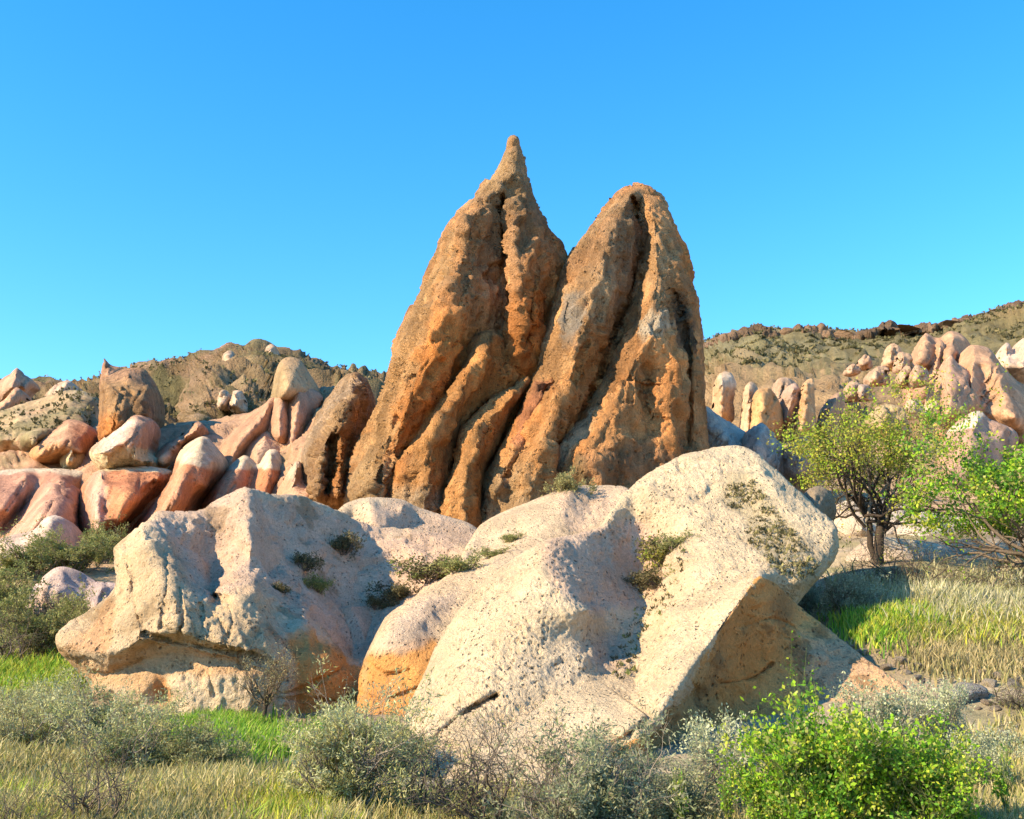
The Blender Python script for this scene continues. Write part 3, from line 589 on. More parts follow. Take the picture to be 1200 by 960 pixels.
mid('small_boulder', 'small round tan boulder in front of the low pink hump', flatY([(70, 545), (71, 534), (77, 525), (85, 521), (94, 527), (98, 538), (93, 550), (80, 553)], 60),
    [[(84, 527, 59.3), (80, 542, 59)]], (0.56, 0.40, 0.22), [((0.66, 0.52, 0.36), ('e', 80, 526, 9, 5, -30), 3, 2, 0.7)], seed=32, bulge=0.6, rnd=8, thick=1.2, step=1.3, pits=(0.5, 0.15, 1))
mid('far_peak', 'pinkish rock peak with twin tips on the skyline at the far left', flatY([(-30, 480), (-30, 452), (-5, 449), (4, 442), (12, 438), (20, 431), (25, 437), (34, 442), (42, 452), (34, 458), (24, 470), (5, 485)], 95),
    [[(19, 437, 93), (14, 455, 91.5)], [(34, 447, 94), (30, 456, 93)], [(25, 442, 94), (24, 456, 93.4)]], (0.46, 0.28, 0.19), [], seed=33, bulge=1.0, rnd=7, step=1.4)
mid('skyline_rock', 'low rounded pink rock on the skyline next to the horned rock', flatY([(52, 466), (62, 453), (70, 448), (79, 445), (87, 449), (94, 457), (92, 470), (70, 478)], 90),
    [[(78, 450, 88.6), (68, 462, 87.6)]], (0.52, 0.35, 0.25), [], seed=34, bulge=0.7, rnd=7, step=1.4)
mid('low_pale_slab', 'low pale slab sloping under the twin-tipped far peak', flatY([(-30, 510), (-20, 485), (5, 468), (19, 454), (31, 465), (28, 475), (10, 490), (0, 510)], 84),
    [[(18, 459, 82.6), (0, 480, 81.4)]], ROSE, [], seed=35, bulge=0.6, rnd=7, step=1.5)
mid('pink_ridge', 'pale pink slanting ridge rising toward the left hill, behind the leaning rock', flatY([(172, 560), (177, 533), (190, 522), (213, 509), (224, 498), (234, 493), (241, 506), (232, 518), (216, 525), (208, 545), (200, 570)], 60),
    [[(232, 499, 58.8), (210, 518, 58), (190, 540, 57.2)]], ROSE, [((0.66, 0.52, 0.36), ('e', 190, 545, 20, 10, 0), 5, 5, 0.6)], seed=36, bulge=0.6, rnd=10)
mid('low_rock_bank', 'long low rose bank with a pale band along its top at the far left', flatY([(-90, 650), (-90, 560), (-20, 552), (40, 550), (85, 551), (104, 556), (99, 570), (92, 600), (92, 640), (40, 655)], 57),
    [[(-20, 558, 55), (-20, 600, 54)], [(30, 560, 55.6), (10, 600, 54)], [(70, 560, 55), (80, 590, 53.6), (85, 625, 53)], [(50, 566, 56), (28, 590, 55.6), (0, 620, 54.6)]],
    (0.52, 0.27, 0.18), [((0.64, 0.52, 0.38), ('p', [(-90, 545), (104, 545), (104, 557), (40, 554), (-90, 562)]), 2, 3, 0.9)], seed=37, bulge=0.8, rnd=10,)
mid('pink_mound', 'smooth pink mound bulging out of the low rose bank', flatY([(-20, 655), (0, 622), (18, 605), (38, 582), (52, 567), (72, 563), (92, 575), (94, 605), (92, 650), (40, 660)], 54),
    [[(64, 570, 52.6), (40, 600, 51.4), (20, 635, 50.6)], [(84, 590, 52.2), (84, 630, 51.4)]], (0.54, 0.29, 0.2), [], seed=38, bulge=0.7, rnd=12)
mid('low_pink_boulder', 'low pink boulder behind the olive scrub, below the smooth pink mound', flatY([(-40, 660), (-20, 640), (10, 628), (38, 622), (52, 608), (64, 604), (78, 610), (92, 632), (88, 670), (0, 680)], 47),
    [[(60, 610, 46), (45, 635, 45), (35, 660, 44.4)], [(5, 636, 45.6), (0, 660, 44.6)]], (0.60, 0.42, 0.32), [((0.66, 0.55, 0.44), ('e', 55, 610, 16, 6, -20), 4, 3, 0.7)], seed=39, bulge=0.5, rnd=9)
# crags on the left hill
for i, (ox, oy, sc_, Yc, lab) in enumerate([(268, 424, 1.0, 150, 'pale pink crag just under the top of the left hill'), (287, 431, 0.8, 146, 'lower of the pale crags under the top of the left hill'), (316, 417, 1.1, 152, 'ribbed crag on the summit of the left hill'), (262, 467, 0.8, 118, 'small pink outcrop low on the gullied face of the left hill'), (277, 468, 0.9, 116, 'pink outcrop next to another, low on the left hill')]):
    sh = [(-9, 14), (-8, 0), (-4, -10), (3, -12), (9, -5), (10, 6), (13, 16), (0, 20)]
    mid('hill_crag', lab, [(ox + a * sc_, oy + b * sc_, Yc) for a, b in sh], [[(ox - 2, oy - 7 * sc_, Yc - 2), (ox - 4, oy + 8 * sc_, Yc - 4)], [(ox + 5, oy, Yc - 1.5)]], (0.52, 0.36, 0.25), [], seed=40 + i, bulge=1.2, rnd=5, step=1.2, thick=4, rough=((3, 0.9), (1, 0.3)))

slope = relief('rocky_slope', [(-160, 500, 80), (-40, 490, 78), (30, 485, 76), (100, 478, 74), (120, 500, 66), (150, 505, 63), (190, 500, 64), (235, 492, 66), (262, 488, 66), (300, 478, 64), (330, 460, 61), (372, 455, 60), (420, 460, 56), (440, 560, 50), (420, 640, 46), (200, 680, 48), (0, 690, 50), (-160, 690, 52)],
    [[(0, 510, 71)], [(60, 525, 64)], [(100, 520, 63)], [(84, 545, 60)], [(150, 535, 57.2)], [(50, 558, 57)], [(0, 558, 57.5)], [(120, 558, 55.2)], [(195, 548, 58)], [(150, 600, 53)], [(92, 600, 55)], [(50, 625, 53.5)], [(20, 650, 50)], [(205, 530, 60)], [(240, 540, 53)], [(225, 595, 51.5)], [(268, 548, 54.5)], [(290, 590, 52)], [(305, 540, 54)], [(350, 540, 50)], [(345, 580, 46.5)], [(290, 510, 58)], [(340, 500, 58)], [(375, 480, 56)], [(395, 540, 47)], [(400, 600, 46)]],
    M['pink'], (0.48, 0.29, 0.18), [(ROSE, ('n', 0.25, 0.0, 3), 12, 0, 0.7), (OLIVE, ('n', 0.35, 0.2, 6), 10, 0, 0.6)], step=2.2, bulge=0.5, round_px=8, thick=3, rough=((3, 0.5), (1.0, 0.2)), seed=49, chunk=(2, 0.2, 1))
tag(slope, kind='structure')
# ------------------------------------------------------------------ right middle-distance rocks
CH = 'rock chimneys beyond the round-topped tower'
def chim(label, pts, Y, color, ridge, seed, patches=(), **k):
    return mid('rock_chimney', label, flatY(pts, Y), [[(a, b, Y - c) for a, b, c in ridge]], color, patches, seed=seed, bulge=0.8, rnd=6, thick=2.2, step=1.2, rough=((2, 0.25), (0.7, 0.12)), cat='rock chimney', chunk=(1.5, 0.12, 1.6), **k)
chim('tan rock chimney with a pale cap standing apart, nearest the tower', [(836, 495), (836, 465), (837, 450), (841, 440), (848, 436), (857, 438), (862, 449), (861, 470), (861, 492), (850, 498)], 86, (0.58, 0.36, 0.2), [(845, 444, 1.0), (844, 470, 1.6), (845, 490, 1.8)], 51, [((0.64, 0.5, 0.38), ('e', 852, 446, 12, 10, 0), 3, 3, 0.8)])
chim('slim pale rock chimney left of the rounded orange stump', [(868, 512), (870, 480), (872, 458), (875, 450), (881, 447), (886, 452), (890, 465), (890, 512)], 84, (0.62, 0.42, 0.27), [(877, 455, 0.8), (876, 480, 1.4), (876, 505, 1.6)], 52)
chim('dark domed rock behind the orange stump', [(898, 500), (902, 462), (908, 448), (918, 442), (930, 445), (936, 455), (936, 500)], 90, (0.5, 0.33, 0.22), [(916, 448, 1), (912, 475, 2)], 53)
chim('rounded orange stump of rock among the chimneys', [(879, 514), (880, 473), (884, 462), (891, 456), (903, 456), (911, 465), (916, 478), (914, 514)], 82, (0.58, 0.33, 0.15), [(893, 462, 1.2), (890, 485, 1.8), (890, 510, 2)], 54, pits=(0.8, 0.2, 1.4))
chim('pinkish rock chimney between the orange stump and the tallest one', [(912, 514), (913, 470), (920, 457), (932, 450), (938, 460), (936, 514)], 83.5, (0.54, 0.36, 0.26), [(930, 457, 1), (922, 490, 1.6)], 55)
chim('tallest flat-topped rock chimney of the row', [(932, 516), (936, 480), (940, 456), (944, 446), (953, 444), (955, 460), (956, 514)], 82, (0.60, 0.36, 0.19), [(945, 450, 0.8), (942, 480, 1.3), (940, 505, 1.5)], 56)
chim('dark slanting wedge of rock beside the tallest chimney', [(957, 516), (960, 490), (965, 475), (974, 465), (983, 459), (990, 463), (990, 480), (984, 498), (975, 516)], 84, (0.48, 0.30, 0.2), [(982, 465, 0.5), (968, 485, 1.2), (962, 505, 1.4)], 57)
chim('grey ledge of rock emerging behind the tower foot', [(800, 500), (812, 478), (826, 476), (845, 488), (866, 500), (880, 512), (884, 560), (800, 565)], 47, (0.50, 0.42, 0.36), [(822, 482, 0.3), (850, 505, 0.9), (860, 530, 1.2)], 58)
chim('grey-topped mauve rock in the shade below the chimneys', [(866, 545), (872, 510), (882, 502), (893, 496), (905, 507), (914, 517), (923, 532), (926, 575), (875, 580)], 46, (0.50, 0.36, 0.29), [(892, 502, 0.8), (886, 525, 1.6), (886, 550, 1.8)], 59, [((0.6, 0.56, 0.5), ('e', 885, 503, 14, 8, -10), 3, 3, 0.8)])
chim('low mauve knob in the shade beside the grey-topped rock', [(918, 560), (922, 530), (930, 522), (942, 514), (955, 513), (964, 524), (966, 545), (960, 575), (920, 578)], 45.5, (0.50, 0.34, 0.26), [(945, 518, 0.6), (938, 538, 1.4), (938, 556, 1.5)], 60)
# the pink cone cluster
def cone(name, label, pts, Y, color, feats, seed, patches=(), **k):
    return mid(name, label, flatY(pts, Y), feats, color, patches, seed=seed, bulge=1.2, rnd=8, thick=5, step=1.4, rough=((3.5, 0.5), (1, 0.15)), chunk=(3.0, 0.15, 1.6), **k)
PK = (0.50, 0.29, 0.175)
cone('rock_cone', 'hindmost pale pink cone, highest of the clustered cones', [(1062, 450), (1070, 415), (1078, 400), (1085, 391), (1095, 396), (1102, 396), (1112, 389), (1124, 391), (1135, 402), (1145, 430), (1145, 470), (1070, 480)], 112, PK, [[(1084, 397, 110), (1078, 425, 107)], [(1118, 396, 109.6), (1112, 420, 107)], [(1101, 404, 111), (1098, 430, 109)]], 61)
cone('rock_cone', 'smooth pink cone with a narrow tip in front of the hindmost', [(1076, 460), (1083, 437), (1092, 415), (1102, 399), (1112, 412), (1120, 430), (1122, 465), (1090, 475)], 108, (0.54, 0.32, 0.2), [[(1101, 405, 106.8), (1094, 430, 105), (1088, 455, 104)]], 62)
cone('rock_cone', 'big rounded pink cone with a long sloping flank at the cluster', [(1108, 500), (1118, 440), (1125, 417), (1132, 408), (1140, 404), (1160, 408), (1177, 430), (1192, 445), (1215, 460), (1240, 500), (1235, 540), (1150, 540)], 104, PK, [[(1141, 410, 102), (1138, 440, 99), (1130, 480, 97)], [(1162, 415, 102), (1180, 450, 99), (1190, 490, 96)], [(1150, 430, 101), (1160, 470, 98.6)]], 63)
cone('rock_cone', 'foremost pink cone with a rounded skirt above the tree', [(1094, 510), (1090, 470), (1093, 453), (1102, 435), (1113, 416), (1122, 424), (1132, 432), (1150, 450), (1164, 478), (1172, 510), (1140, 530)], 98, (0.54, 0.31, 0.2), [[(1113, 424, 96.6), (1106, 450, 94.6), (1104, 490, 93)], [(1132, 442, 96), (1138, 480, 94)]], 64)
cone('rock_cone', 'small pale peak at the right edge of the cone cluster', [(1160, 440), (1172, 412), (1180, 402), (1188, 410), (1196, 398), (1210, 395), (1230, 420), (1240, 460), (1170, 465)], 114, (0.60, 0.43, 0.32), [[(1180, 408, 112), (1178, 430, 110.6)], [(1202, 404, 112), (1200, 430, 110)]], 65)
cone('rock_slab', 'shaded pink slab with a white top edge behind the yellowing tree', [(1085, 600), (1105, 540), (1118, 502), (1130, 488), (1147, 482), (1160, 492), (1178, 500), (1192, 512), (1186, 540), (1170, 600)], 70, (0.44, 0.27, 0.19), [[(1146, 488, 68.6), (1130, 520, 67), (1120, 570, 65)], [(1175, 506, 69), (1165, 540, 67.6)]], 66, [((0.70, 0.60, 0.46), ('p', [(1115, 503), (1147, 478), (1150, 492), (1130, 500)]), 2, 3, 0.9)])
for i, (ox, oy, ws, hs_, Yc, col, lab) in enumerate([(1047, 418, 12, 16, 100, (0.58, 0.36, 0.22), 'brown round boulder at the top of the stony slope by the cones'), (1060, 425, 12, 13, 97, (0.50, 0.32, 0.21), 'pink boulder touching the foot of the hindmost cone'), (1030, 440, 14, 12, 96, (0.50, 0.32, 0.21), 'low split boulder below the brown round boulder'),
        (1062, 442, 10, 12, 93, (0.50, 0.32, 0.21), 'narrow pink boulder between the split boulder and the cones'), (1078, 440, 12, 13, 92, (0.50, 0.32, 0.21), 'pink lump hugging the left flank of the cones'), (1000, 458, 12, 13, 90, (0.50, 0.32, 0.21), 'pale boulder alone on the slope beside the chimneys'), (1013, 460, 10, 10, 89, (0.46, 0.32, 0.24), 'darker boulder leaning on the lone pale one'),
        (1000, 432, 9, 7, 100, (0.50, 0.32, 0.21), 'flat pink stone high on the slope above the lone pale boulder'), (1014, 424, 8, 8, 103, (0.50, 0.32, 0.21), 'small pink stone near the brown round boulder'), (1040, 492, 24, 20, 76, (0.46, 0.33, 0.18), 'large pale yellow boulder seen through the top of the tree'), (1092, 480, 10, 14, 90, (0.60, 0.45, 0.3), 'yellowish boulder at the foot of the foremost cone'), (1072, 478, 13, 12, 88, (0.58, 0.42, 0.28), 'tan boulder behind the top of the tree')]):
    sh = [(-1.0, 0.9), (-1.05, 0.1), (-0.55, -0.75), (0.05, -1.0), (0.7, -0.7), (1.0, 0.0), (1.05, 0.9), (0, 1.1)]
    r = np.random.default_rng(300 + i)
    mid('boulder', lab, [(ox + a * ws * r.uniform(.85, 1.1), oy + b * hs_ * r.uniform(.85, 1.1), Yc) for a, b in sh], [[(ox - ws * .2, oy - hs_ * .5, Yc - 0.6), (ox - ws * .3, oy + hs_ * .4, Yc - 1.2)]], col, [], seed=70 + i, bulge=0.6, rnd=5, step=1.2, thick=1.5, rough=((1.6, 0.3), (0.6, 0.1)), chunk=(1.3, 0.2, 1.0))

# ------------------------------------------------------------------ the pale foreground rocks
ROUGH_F = ((1.1, 0.09), (0.3, 0.03))
f1 = relief('pale_rock_mass', [(67, 756, 20.7), (68, 741, 20.9), (82, 729, 21.2), (100, 717, 21.5), (133, 689, 22), (134, 645, 22.2), (141, 636, 22.4), (163, 618, 22.8), (184, 600, 23.6), (212, 599, 24), (237, 597, 24.4), (254, 587, 24.7), (272, 578, 24.9), (287, 571, 25.0), (300, 573, 25.2), (317, 578, 25.8), (347, 580, 26.5), (373, 588, 27.2), (400, 600, 27.9), (423, 612, 28.4), (470, 618, 28.8), (540, 635, 28.2), (562, 660, 27), (530, 705, 24), (480, 745, 22.6), (445, 780, 21.8), (432, 840, 21), (400, 880, 20.5), (300, 880, 19.7), (197, 870, 19.6), (125, 835, 20.6), (107, 812, 20.8), (102, 796, 21), (78, 773, 20.9)],
    [[(74, 756, 20.5), (100, 764, 20.1), (126, 770, 19.8), (150, 762, 19.5), (168, 748, 19.35), (200, 744, 19.3), (232, 752, 19.3), (262, 760, 19.3), (288, 766, 19.4), (318, 776, 19.7)],
     [(92, 776, 20.8), (112, 786, 20.7), (135, 786, 20.4), (168, 768, 20.0), (200, 758, 19.9), (232, 766, 19.8), (262, 773, 19.75), (288, 780, 19.7)],
     [(120, 800, 20.5), (160, 812, 19.9), (180, 800, 19.8)], [(200, 805, 19.5), (215, 830, 19.5), (205, 850, 19.4)], [(250, 790, 19.5), (300, 800, 19.5), (300, 840, 19.5), (250, 830, 19.5)],
     [(140, 645, 21.6), (148, 690, 20.7), (140, 725, 20.3), (105, 740, 20.5)], [(168, 625, 21.6), (178, 655, 20.7), (180, 690, 20.0), (172, 725, 19.6)],
     [(164, 617, 22.5), (180, 640, 21.2), (200, 668, 20.5), (220, 692, 20.1), (235, 706, 19.9)],
     [(215, 640, 23.3), (240, 660, 23.5), (250, 685, 22.8), (253, 698, 22.0)], [(200, 610, 23.6), (240, 620, 24.0)],
     [(236, 707, 20.0), (255, 695, 20.6), (275, 687, 21.0), (296, 683, 21.4)], [(240, 730, 19.6), (275, 735, 19.6), (305, 742, 19.7)], [(300, 690, 21.0), (302, 715, 20.3), (306, 742, 19.8)],
     [(288, 575, 24.6), (290, 600, 23.9), (292, 625, 23.2), (292, 645, 22.7)], [(246, 600, 24.4), (262, 620, 24.2), (285, 645, 23.3)], [(320, 600, 25.6), (330, 640, 25.0), (318, 670, 23.9)],
     [(360, 600, 26.6), (370, 640, 26.1), (367, 680, 25.4), (350, 690, 23.8)], [(420, 622, 28.0), (426, 680, 26.9), (420, 730, 25.6), (413, 765, 24.2)], [(395, 640, 27.0), (397, 700, 26.0)],
     [(330, 708, 21.9), (334, 735, 20.9)], [(343, 698, 22.9), (356, 714, 22.3), (368, 738, 21.6)], [(382, 720, 24.0), (396, 760, 22.6)],
     [(330, 750, 20.3), (345, 790, 20.2), (350, 830, 20.2)], [(385, 770, 20.9), (400, 810, 20.9), (380, 840, 20.6)], [(430, 800, 21.4)], [(191, 800, 19.9), (197, 822, 20.05)], [(480, 640, 27.8), (490, 690, 26.2), (450, 740, 24.4)]],
    M['tuff'], (0.62, 0.46, 0.30), [(SHADE_PINK, ('p', [(184, 600), (290, 575), (423, 612), (540, 640), (480, 740), (413, 770), (370, 740), (300, 690), (240, 700), (200, 660)]), 10, 16, 0.8), ((0.54, 0.36, 0.18), ('p', [(136, 640), (200, 640), (235, 705), (310, 690), (320, 770), (170, 750), (70, 760), (70, 740), (135, 690)]), 8, 16, 0.4),  # pink polygon paints the warm shade of the right-facing slope
       (OCHRE, ('p', [(335, 748), (372, 745), (413, 772), (450, 790), (430, 850), (340, 850), (345, 790)]), 7, 14, 0.9), ((0.58, 0.34, 0.17), ('p', [(72, 762), (130, 775), (170, 755), (330, 780), (330, 795), (190, 790), (200, 815), (100, 800)]), 5, 10, 0.7), ((0.55, 0.27, 0.12), ('p', [(105, 735), (128, 700), (136, 720), (120, 765), (75, 760)]), 4, 6, 0.6),
       ((0.56, 0.26, 0.10), ('e', 190, 812, 9, 22, -18), 4, 4, 0.8), ((0.24, 0.15, 0.07), ('n', 1.4, 0.38, 5), 6, 0, 0.5)],
    step=1.6, bulge=0.25, round_px=10, thick=3.2, rough=ROUGH_F, pits=(0.13, 0.05, 1.8), chunk=(0.55, 0.05, 1.6), seed=81,
    grooves=[([(168, 742), (185, 748), (232, 757), (288, 768), (322, 778)], 3.0, 0.3), ([(193, 650), (195, 690), (188, 735)], 2.4, 0.14), ([(210, 690), (213, 720), (211, 748)], 2.2, 0.14), ([(235, 707), (238, 730), (232, 752)], 2.0, 0.12), ([(150, 660), (162, 720), (168, 740)], 2.4, 0.12), ([(145, 655), (155, 680), (152, 705)], 1.8, 0.1), ([(225, 715), (250, 722), (268, 745)], 1.6, 0.08), ([(265, 700), (272, 730), (262, 755)], 1.8, 0.1), ([(118, 720), (122, 745), (112, 762)], 1.6, 0.08), ([(290, 790), (300, 815), (292, 840)], 1.6, 0.08), ([(245, 785), (250, 815)], 1.6, 0.08), ([(322, 815), (360, 805), (400, 783)], 1.8, 0.14), ([(325, 818), (370, 820), (420, 822)], 1.8, 0.12)])
tag(f1, 'pale undercut rock mass with a jutting left prow and orange foot', 'rock')
f2 = relief('saddle_hump', [(380, 620, 28.7), (398, 597, 29.3), (412, 588, 29.7), (430, 583, 30.0), (455, 583, 30.3), (473, 586, 30.5), (495, 596, 30.5), (530, 606, 30.5), (560, 620, 30.5), (580, 660, 29.5), (480, 690, 28.1), (400, 670, 27.9)],
    [[(432, 588, 29.4), (440, 612, 28.8), (436, 650, 28.0)], [(472, 592, 29.9), (480, 620, 29.7), (500, 650, 29.1)], [(415, 605, 29.5), (418, 640, 28.5)]],
    M['tuff'], (0.62, 0.46, 0.305), [(SHADE_PINK, ('p', [(450, 590), (560, 620), (540, 660), (430, 660)]), 10, 10, 0.7)], step=1.7, bulge=0.25, round_px=9, thick=2, rough=ROUGH_F, pits=(0.18, 0.04, 1.4), seed=82)  # shade on the right flank put in as pink
tag(f2, 'low pale saddle hump under the ribs of the pointed spire', 'rock')
f3 = relief('rock_spur', [(415, 870, 19.8), (416, 830, 20.2), (420, 795, 20.7), (428, 770, 21), (437, 751, 21.2), (452, 724, 21.7), (476, 706, 22.3), (503, 690, 23), (538, 664, 24.2), (542, 650, 25.2), (558, 621, 26.6), (580, 604, 27.4), (621, 587, 28), (648, 577, 28.2), (670, 569, 28.4), (695, 568, 28.6), (718, 568, 28.6), (738, 574, 28), (745, 610, 26), (730, 660, 24), (640, 700, 22), (570, 760, 20.6), (520, 850, 19.4), (480, 885, 19)],
    [[(440, 765, 20.6), (456, 735, 20.9), (485, 715, 21.5), (510, 698, 22.2), (545, 676, 23.2), (580, 655, 24.0)], [(500, 740, 20.9), (530, 710, 21.9), (580, 668, 23.0)], [(450, 790, 20.2), (490, 790, 20.0), (460, 830, 19.8)], [(552, 655, 25.2), (580, 635, 25.9), (610, 620, 26.2)],
     [(575, 612, 26.8), (620, 594, 27.2), (660, 577, 27.6)], [(600, 640, 24.9), (640, 612, 26.0), (665, 590, 26.8)], [(668, 578, 27.4), (668, 600, 26.6), (676, 620, 26)], [(690, 590, 27.6), (705, 600, 27)]],
    M['tuff'], (0.62, 0.45, 0.29), [(OCHRE, ('p', [(410, 780), (440, 765), (470, 760), (505, 745), (520, 760), (480, 890), (410, 890)]), 7, 14, 0.9), ((0.62, 0.45, 0.33), ('p', [(440, 755), (500, 700), (540, 690), (510, 745), (470, 765)]), 6, 10, 0.7), ((0.48, 0.33, 0.15), ('e', 427, 800, 4, 40, 0), 3, 3, 0.8), (SHADE_PINK, ('p', [(660, 575), (736, 575), (700, 615), (670, 620)]), 5, 6, 0.5)],  # pink patch at the upper end is painted shade
    step=1.7, bulge=0.3, round_px=9, thick=2.5, rough=ROUGH_F, pits=(0.2, 0.04, 1.2), seed=83, grooves=[([(430, 775), (455, 790), (480, 785)], 1.8, 0.12), ([(415, 810), (450, 820), (490, 806)], 1.8, 0.1)])
tag(f3, 'narrow pale rock spur with an orange nose between the undercut mass and the dome', 'rock')
f4 = relief('pale_dome', [(455, 905, 16.2), (466, 868, 17), (481, 822, 17.6), (496, 792, 18.1), (516, 748, 18.7), (540, 712, 19.2), (563, 687, 19.6), (587, 666, 19.9), (621, 643, 20.2), (645, 631, 20.3), (670, 626, 20.8), (700, 619, 21.4), (717, 598, 22.0), (735, 574, 22.8), (756, 556, 23.3), (777, 544, 23.6), (799, 534, 23.9), (825, 527, 24.1), (850, 523, 24.3), (868, 523, 24.3), (886, 530, 24.1), (908, 549, 23.4), (932, 571, 22.7), (956, 594, 22.1), (978, 613, 21.4), (983, 628, 21), (983, 646, 20.7), (973, 664, 20.2), (950, 690, 19.6), (925, 730, 19.6), (915, 800, 19), (900, 900, 17.2), (850, 970, 15), (700, 985, 13), (480, 970, 14)],
    [[(500, 880, 15.6), (525, 840, 16.2), (555, 790, 16.8), (590, 740, 17.5), (615, 690, 18.3), (635, 650, 19.3)], [(645, 636, 19.8), (656, 664, 18.9), (672, 697, 18.1), (690, 714, 17.9)],
     [(700, 630, 21.4), (714, 665, 21.0), (728, 703, 20.5)], [(692, 705, 19.1), (735, 716, 20.2)],
     [(756, 616, 22.3), (770, 655, 21.7), (764, 700, 20.8), (745, 740, 19.3), (728, 785, 17.5), (714, 825, 16.0)],
     [(660, 740, 17.6), (650, 790, 16.8), (630, 850, 15.8), (600, 910, 14.8)], [(704, 745, 18.7), (712, 772, 18.2)], [(688, 770, 17.2), (690, 800, 16.8)], [(560, 860, 15.6), (550, 920, 14.6)],
     [(888, 681, 17.2), (875, 696, 17.0), (862, 717, 16.8), (838, 754, 16.3), (812, 792, 15.8), (784, 836, 15.3), (764, 858, 15), (742, 871, 14.8)],
     [(898, 686, 18.8), (874, 724, 18.5), (850, 761, 18.1), (825, 799, 17.7), (797, 844, 17.2), (765, 878, 16.4)], [(890, 820, 18.4)],
     [(760, 572, 22.6), (800, 553, 23.0), (840, 548, 23.1), (870, 545, 23.2)], [(745, 600, 22.4), (790, 600, 21.8), (830, 600, 21.6), (880, 595, 21.8)], [(790, 650, 20.4), (830, 650, 19.9), (880, 650, 19.8), (920, 640, 20.3)], [(780, 720, 18.6), (820, 700, 18.4), (855, 685, 18.5), (880, 672, 18.8)], [(745, 800, 17.2), (780, 760, 17.3), (820, 730, 17.4)], [(748, 840, 15.45)],
     [(890, 545, 22.9), (925, 588, 21.7), (950, 622, 20.8), (966, 650, 20.2)], [(915, 665, 19.3), (940, 680, 19.2)], [(976, 622, 20.9), (974, 650, 20.3)]],
    M['tuff'], (0.63, 0.475, 0.305), [(SHADE_PINK, ('p', [(640, 635), (756, 613), (780, 680), (740, 715), (670, 700)]), 8, 10, 0.8), (SHADE_PINK, ('e', 715, 768, 24, 22, 0), 6, 8, 0.6), ((0.66, 0.51, 0.33), ('p', [(885, 530), (985, 625), (975, 665), (930, 620), (880, 560), (840, 540), (740, 585), (720, 600), (760, 555), (820, 527)]), 8, 8, 0.8),  # pink facets are painted shade, the cream rim band painted light
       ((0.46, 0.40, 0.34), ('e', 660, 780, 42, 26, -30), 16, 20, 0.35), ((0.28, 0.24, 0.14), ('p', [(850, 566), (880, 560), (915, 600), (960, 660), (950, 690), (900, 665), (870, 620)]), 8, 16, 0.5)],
    step=1.5, bulge=0.22, round_px=9, thick=0.9, rough=((1.0, 0.07), (0.28, 0.03)), pits=(0.08, 0.055, 1.0), chunk=(0.6, 0.03, 1.0), seed=84,
    grooves=[([(508, 868), (525, 852), (545, 836), (566, 822), (582, 815)], 2.6, 0.35), ([(845, 800), (880, 795), (905, 778)], 2.0, 0.1), ([(795, 536), (797, 552)], 3, 0.2)])
tag(f4, 'largest pale pitted dome with a long crack low on its front', 'rock')
f5 = relief('rock_fin', [(888, 677, 17.1), (897, 678, 17.4), (909, 684, 17.8), (933, 707, 18.4), (975, 741, 18.4), (1017, 774, 17.8), (1048, 795, 17.2), (1094, 835, 16.5), (1110, 900, 15.6), (1000, 960, 14.6), (850, 990, 13), (680, 990, 13.3), (690, 930, 14.2), (704, 894, 14.6), (739, 870, 14.55), (761, 856, 14.73), (782, 833, 15.03), (809, 789, 15.53), (835, 751, 16.03), (860, 714, 16.53), (874, 694, 16.82)],
    [[(890, 690, 17.3), (900, 720, 17.5), (905, 765, 17.6), (895, 810, 17.2)], [(868, 730, 17.0), (855, 770, 16.9), (865, 820, 16.8), (840, 870, 16)], [(940, 735, 18.1), (960, 775, 17.7), (950, 820, 17.2), (930, 860, 16.5)], [(1005, 790, 17.6), (1020, 830, 16.9), (1000, 870, 16.2)], [(800, 850, 16.1), (780, 890, 15.5), (760, 930, 14.6)], [(815, 815, 16.3)]],
    M['tuff'], (0.66, 0.32, 0.11), [(ORANGE, ('e', 872, 785, 46, 26, -35), 16, 16, 0.6), ((0.64, 0.42, 0.26), ('e', 1010, 805, 80, 40, 38), 12, 14, 0.8), ((0.38, 0.27, 0.13), ('e', 800, 830, 30, 60, 30), 14, 14, 0.7), ((0.64, 0.49, 0.30), ('p', [(888, 672), (840, 745), (785, 830), (700, 890), (690, 880), (780, 820), (870, 690)]), 3, 4, 0.9), (BROWN, ('e', 915, 715, 18, 18, 0), 8, 12, 0.5), ((0.22, 0.13, 0.06), ('n', 2.2, 0.36, 5), 5, 0, 0.6)],  # pinkish ellipse at the right end is shade put into the colour
    step=1.5, bulge=0.06, round_px=5, thick=1.6, rough=((0.9, 0.07), (0.3, 0.035)), pits=(0.12, 0.04, 1.0), chunk=(0.5, 0.04, 1.0), seed=85, grooves=[([(845, 800), (880, 795), (905, 778)], 2.0, 0.12), ([(868, 735), (905, 725), (930, 735)], 1.8, 0.08)])
tag(f5, 'sharp triangular orange-brown rock fin in shade at the front of the pale dome', 'rock')
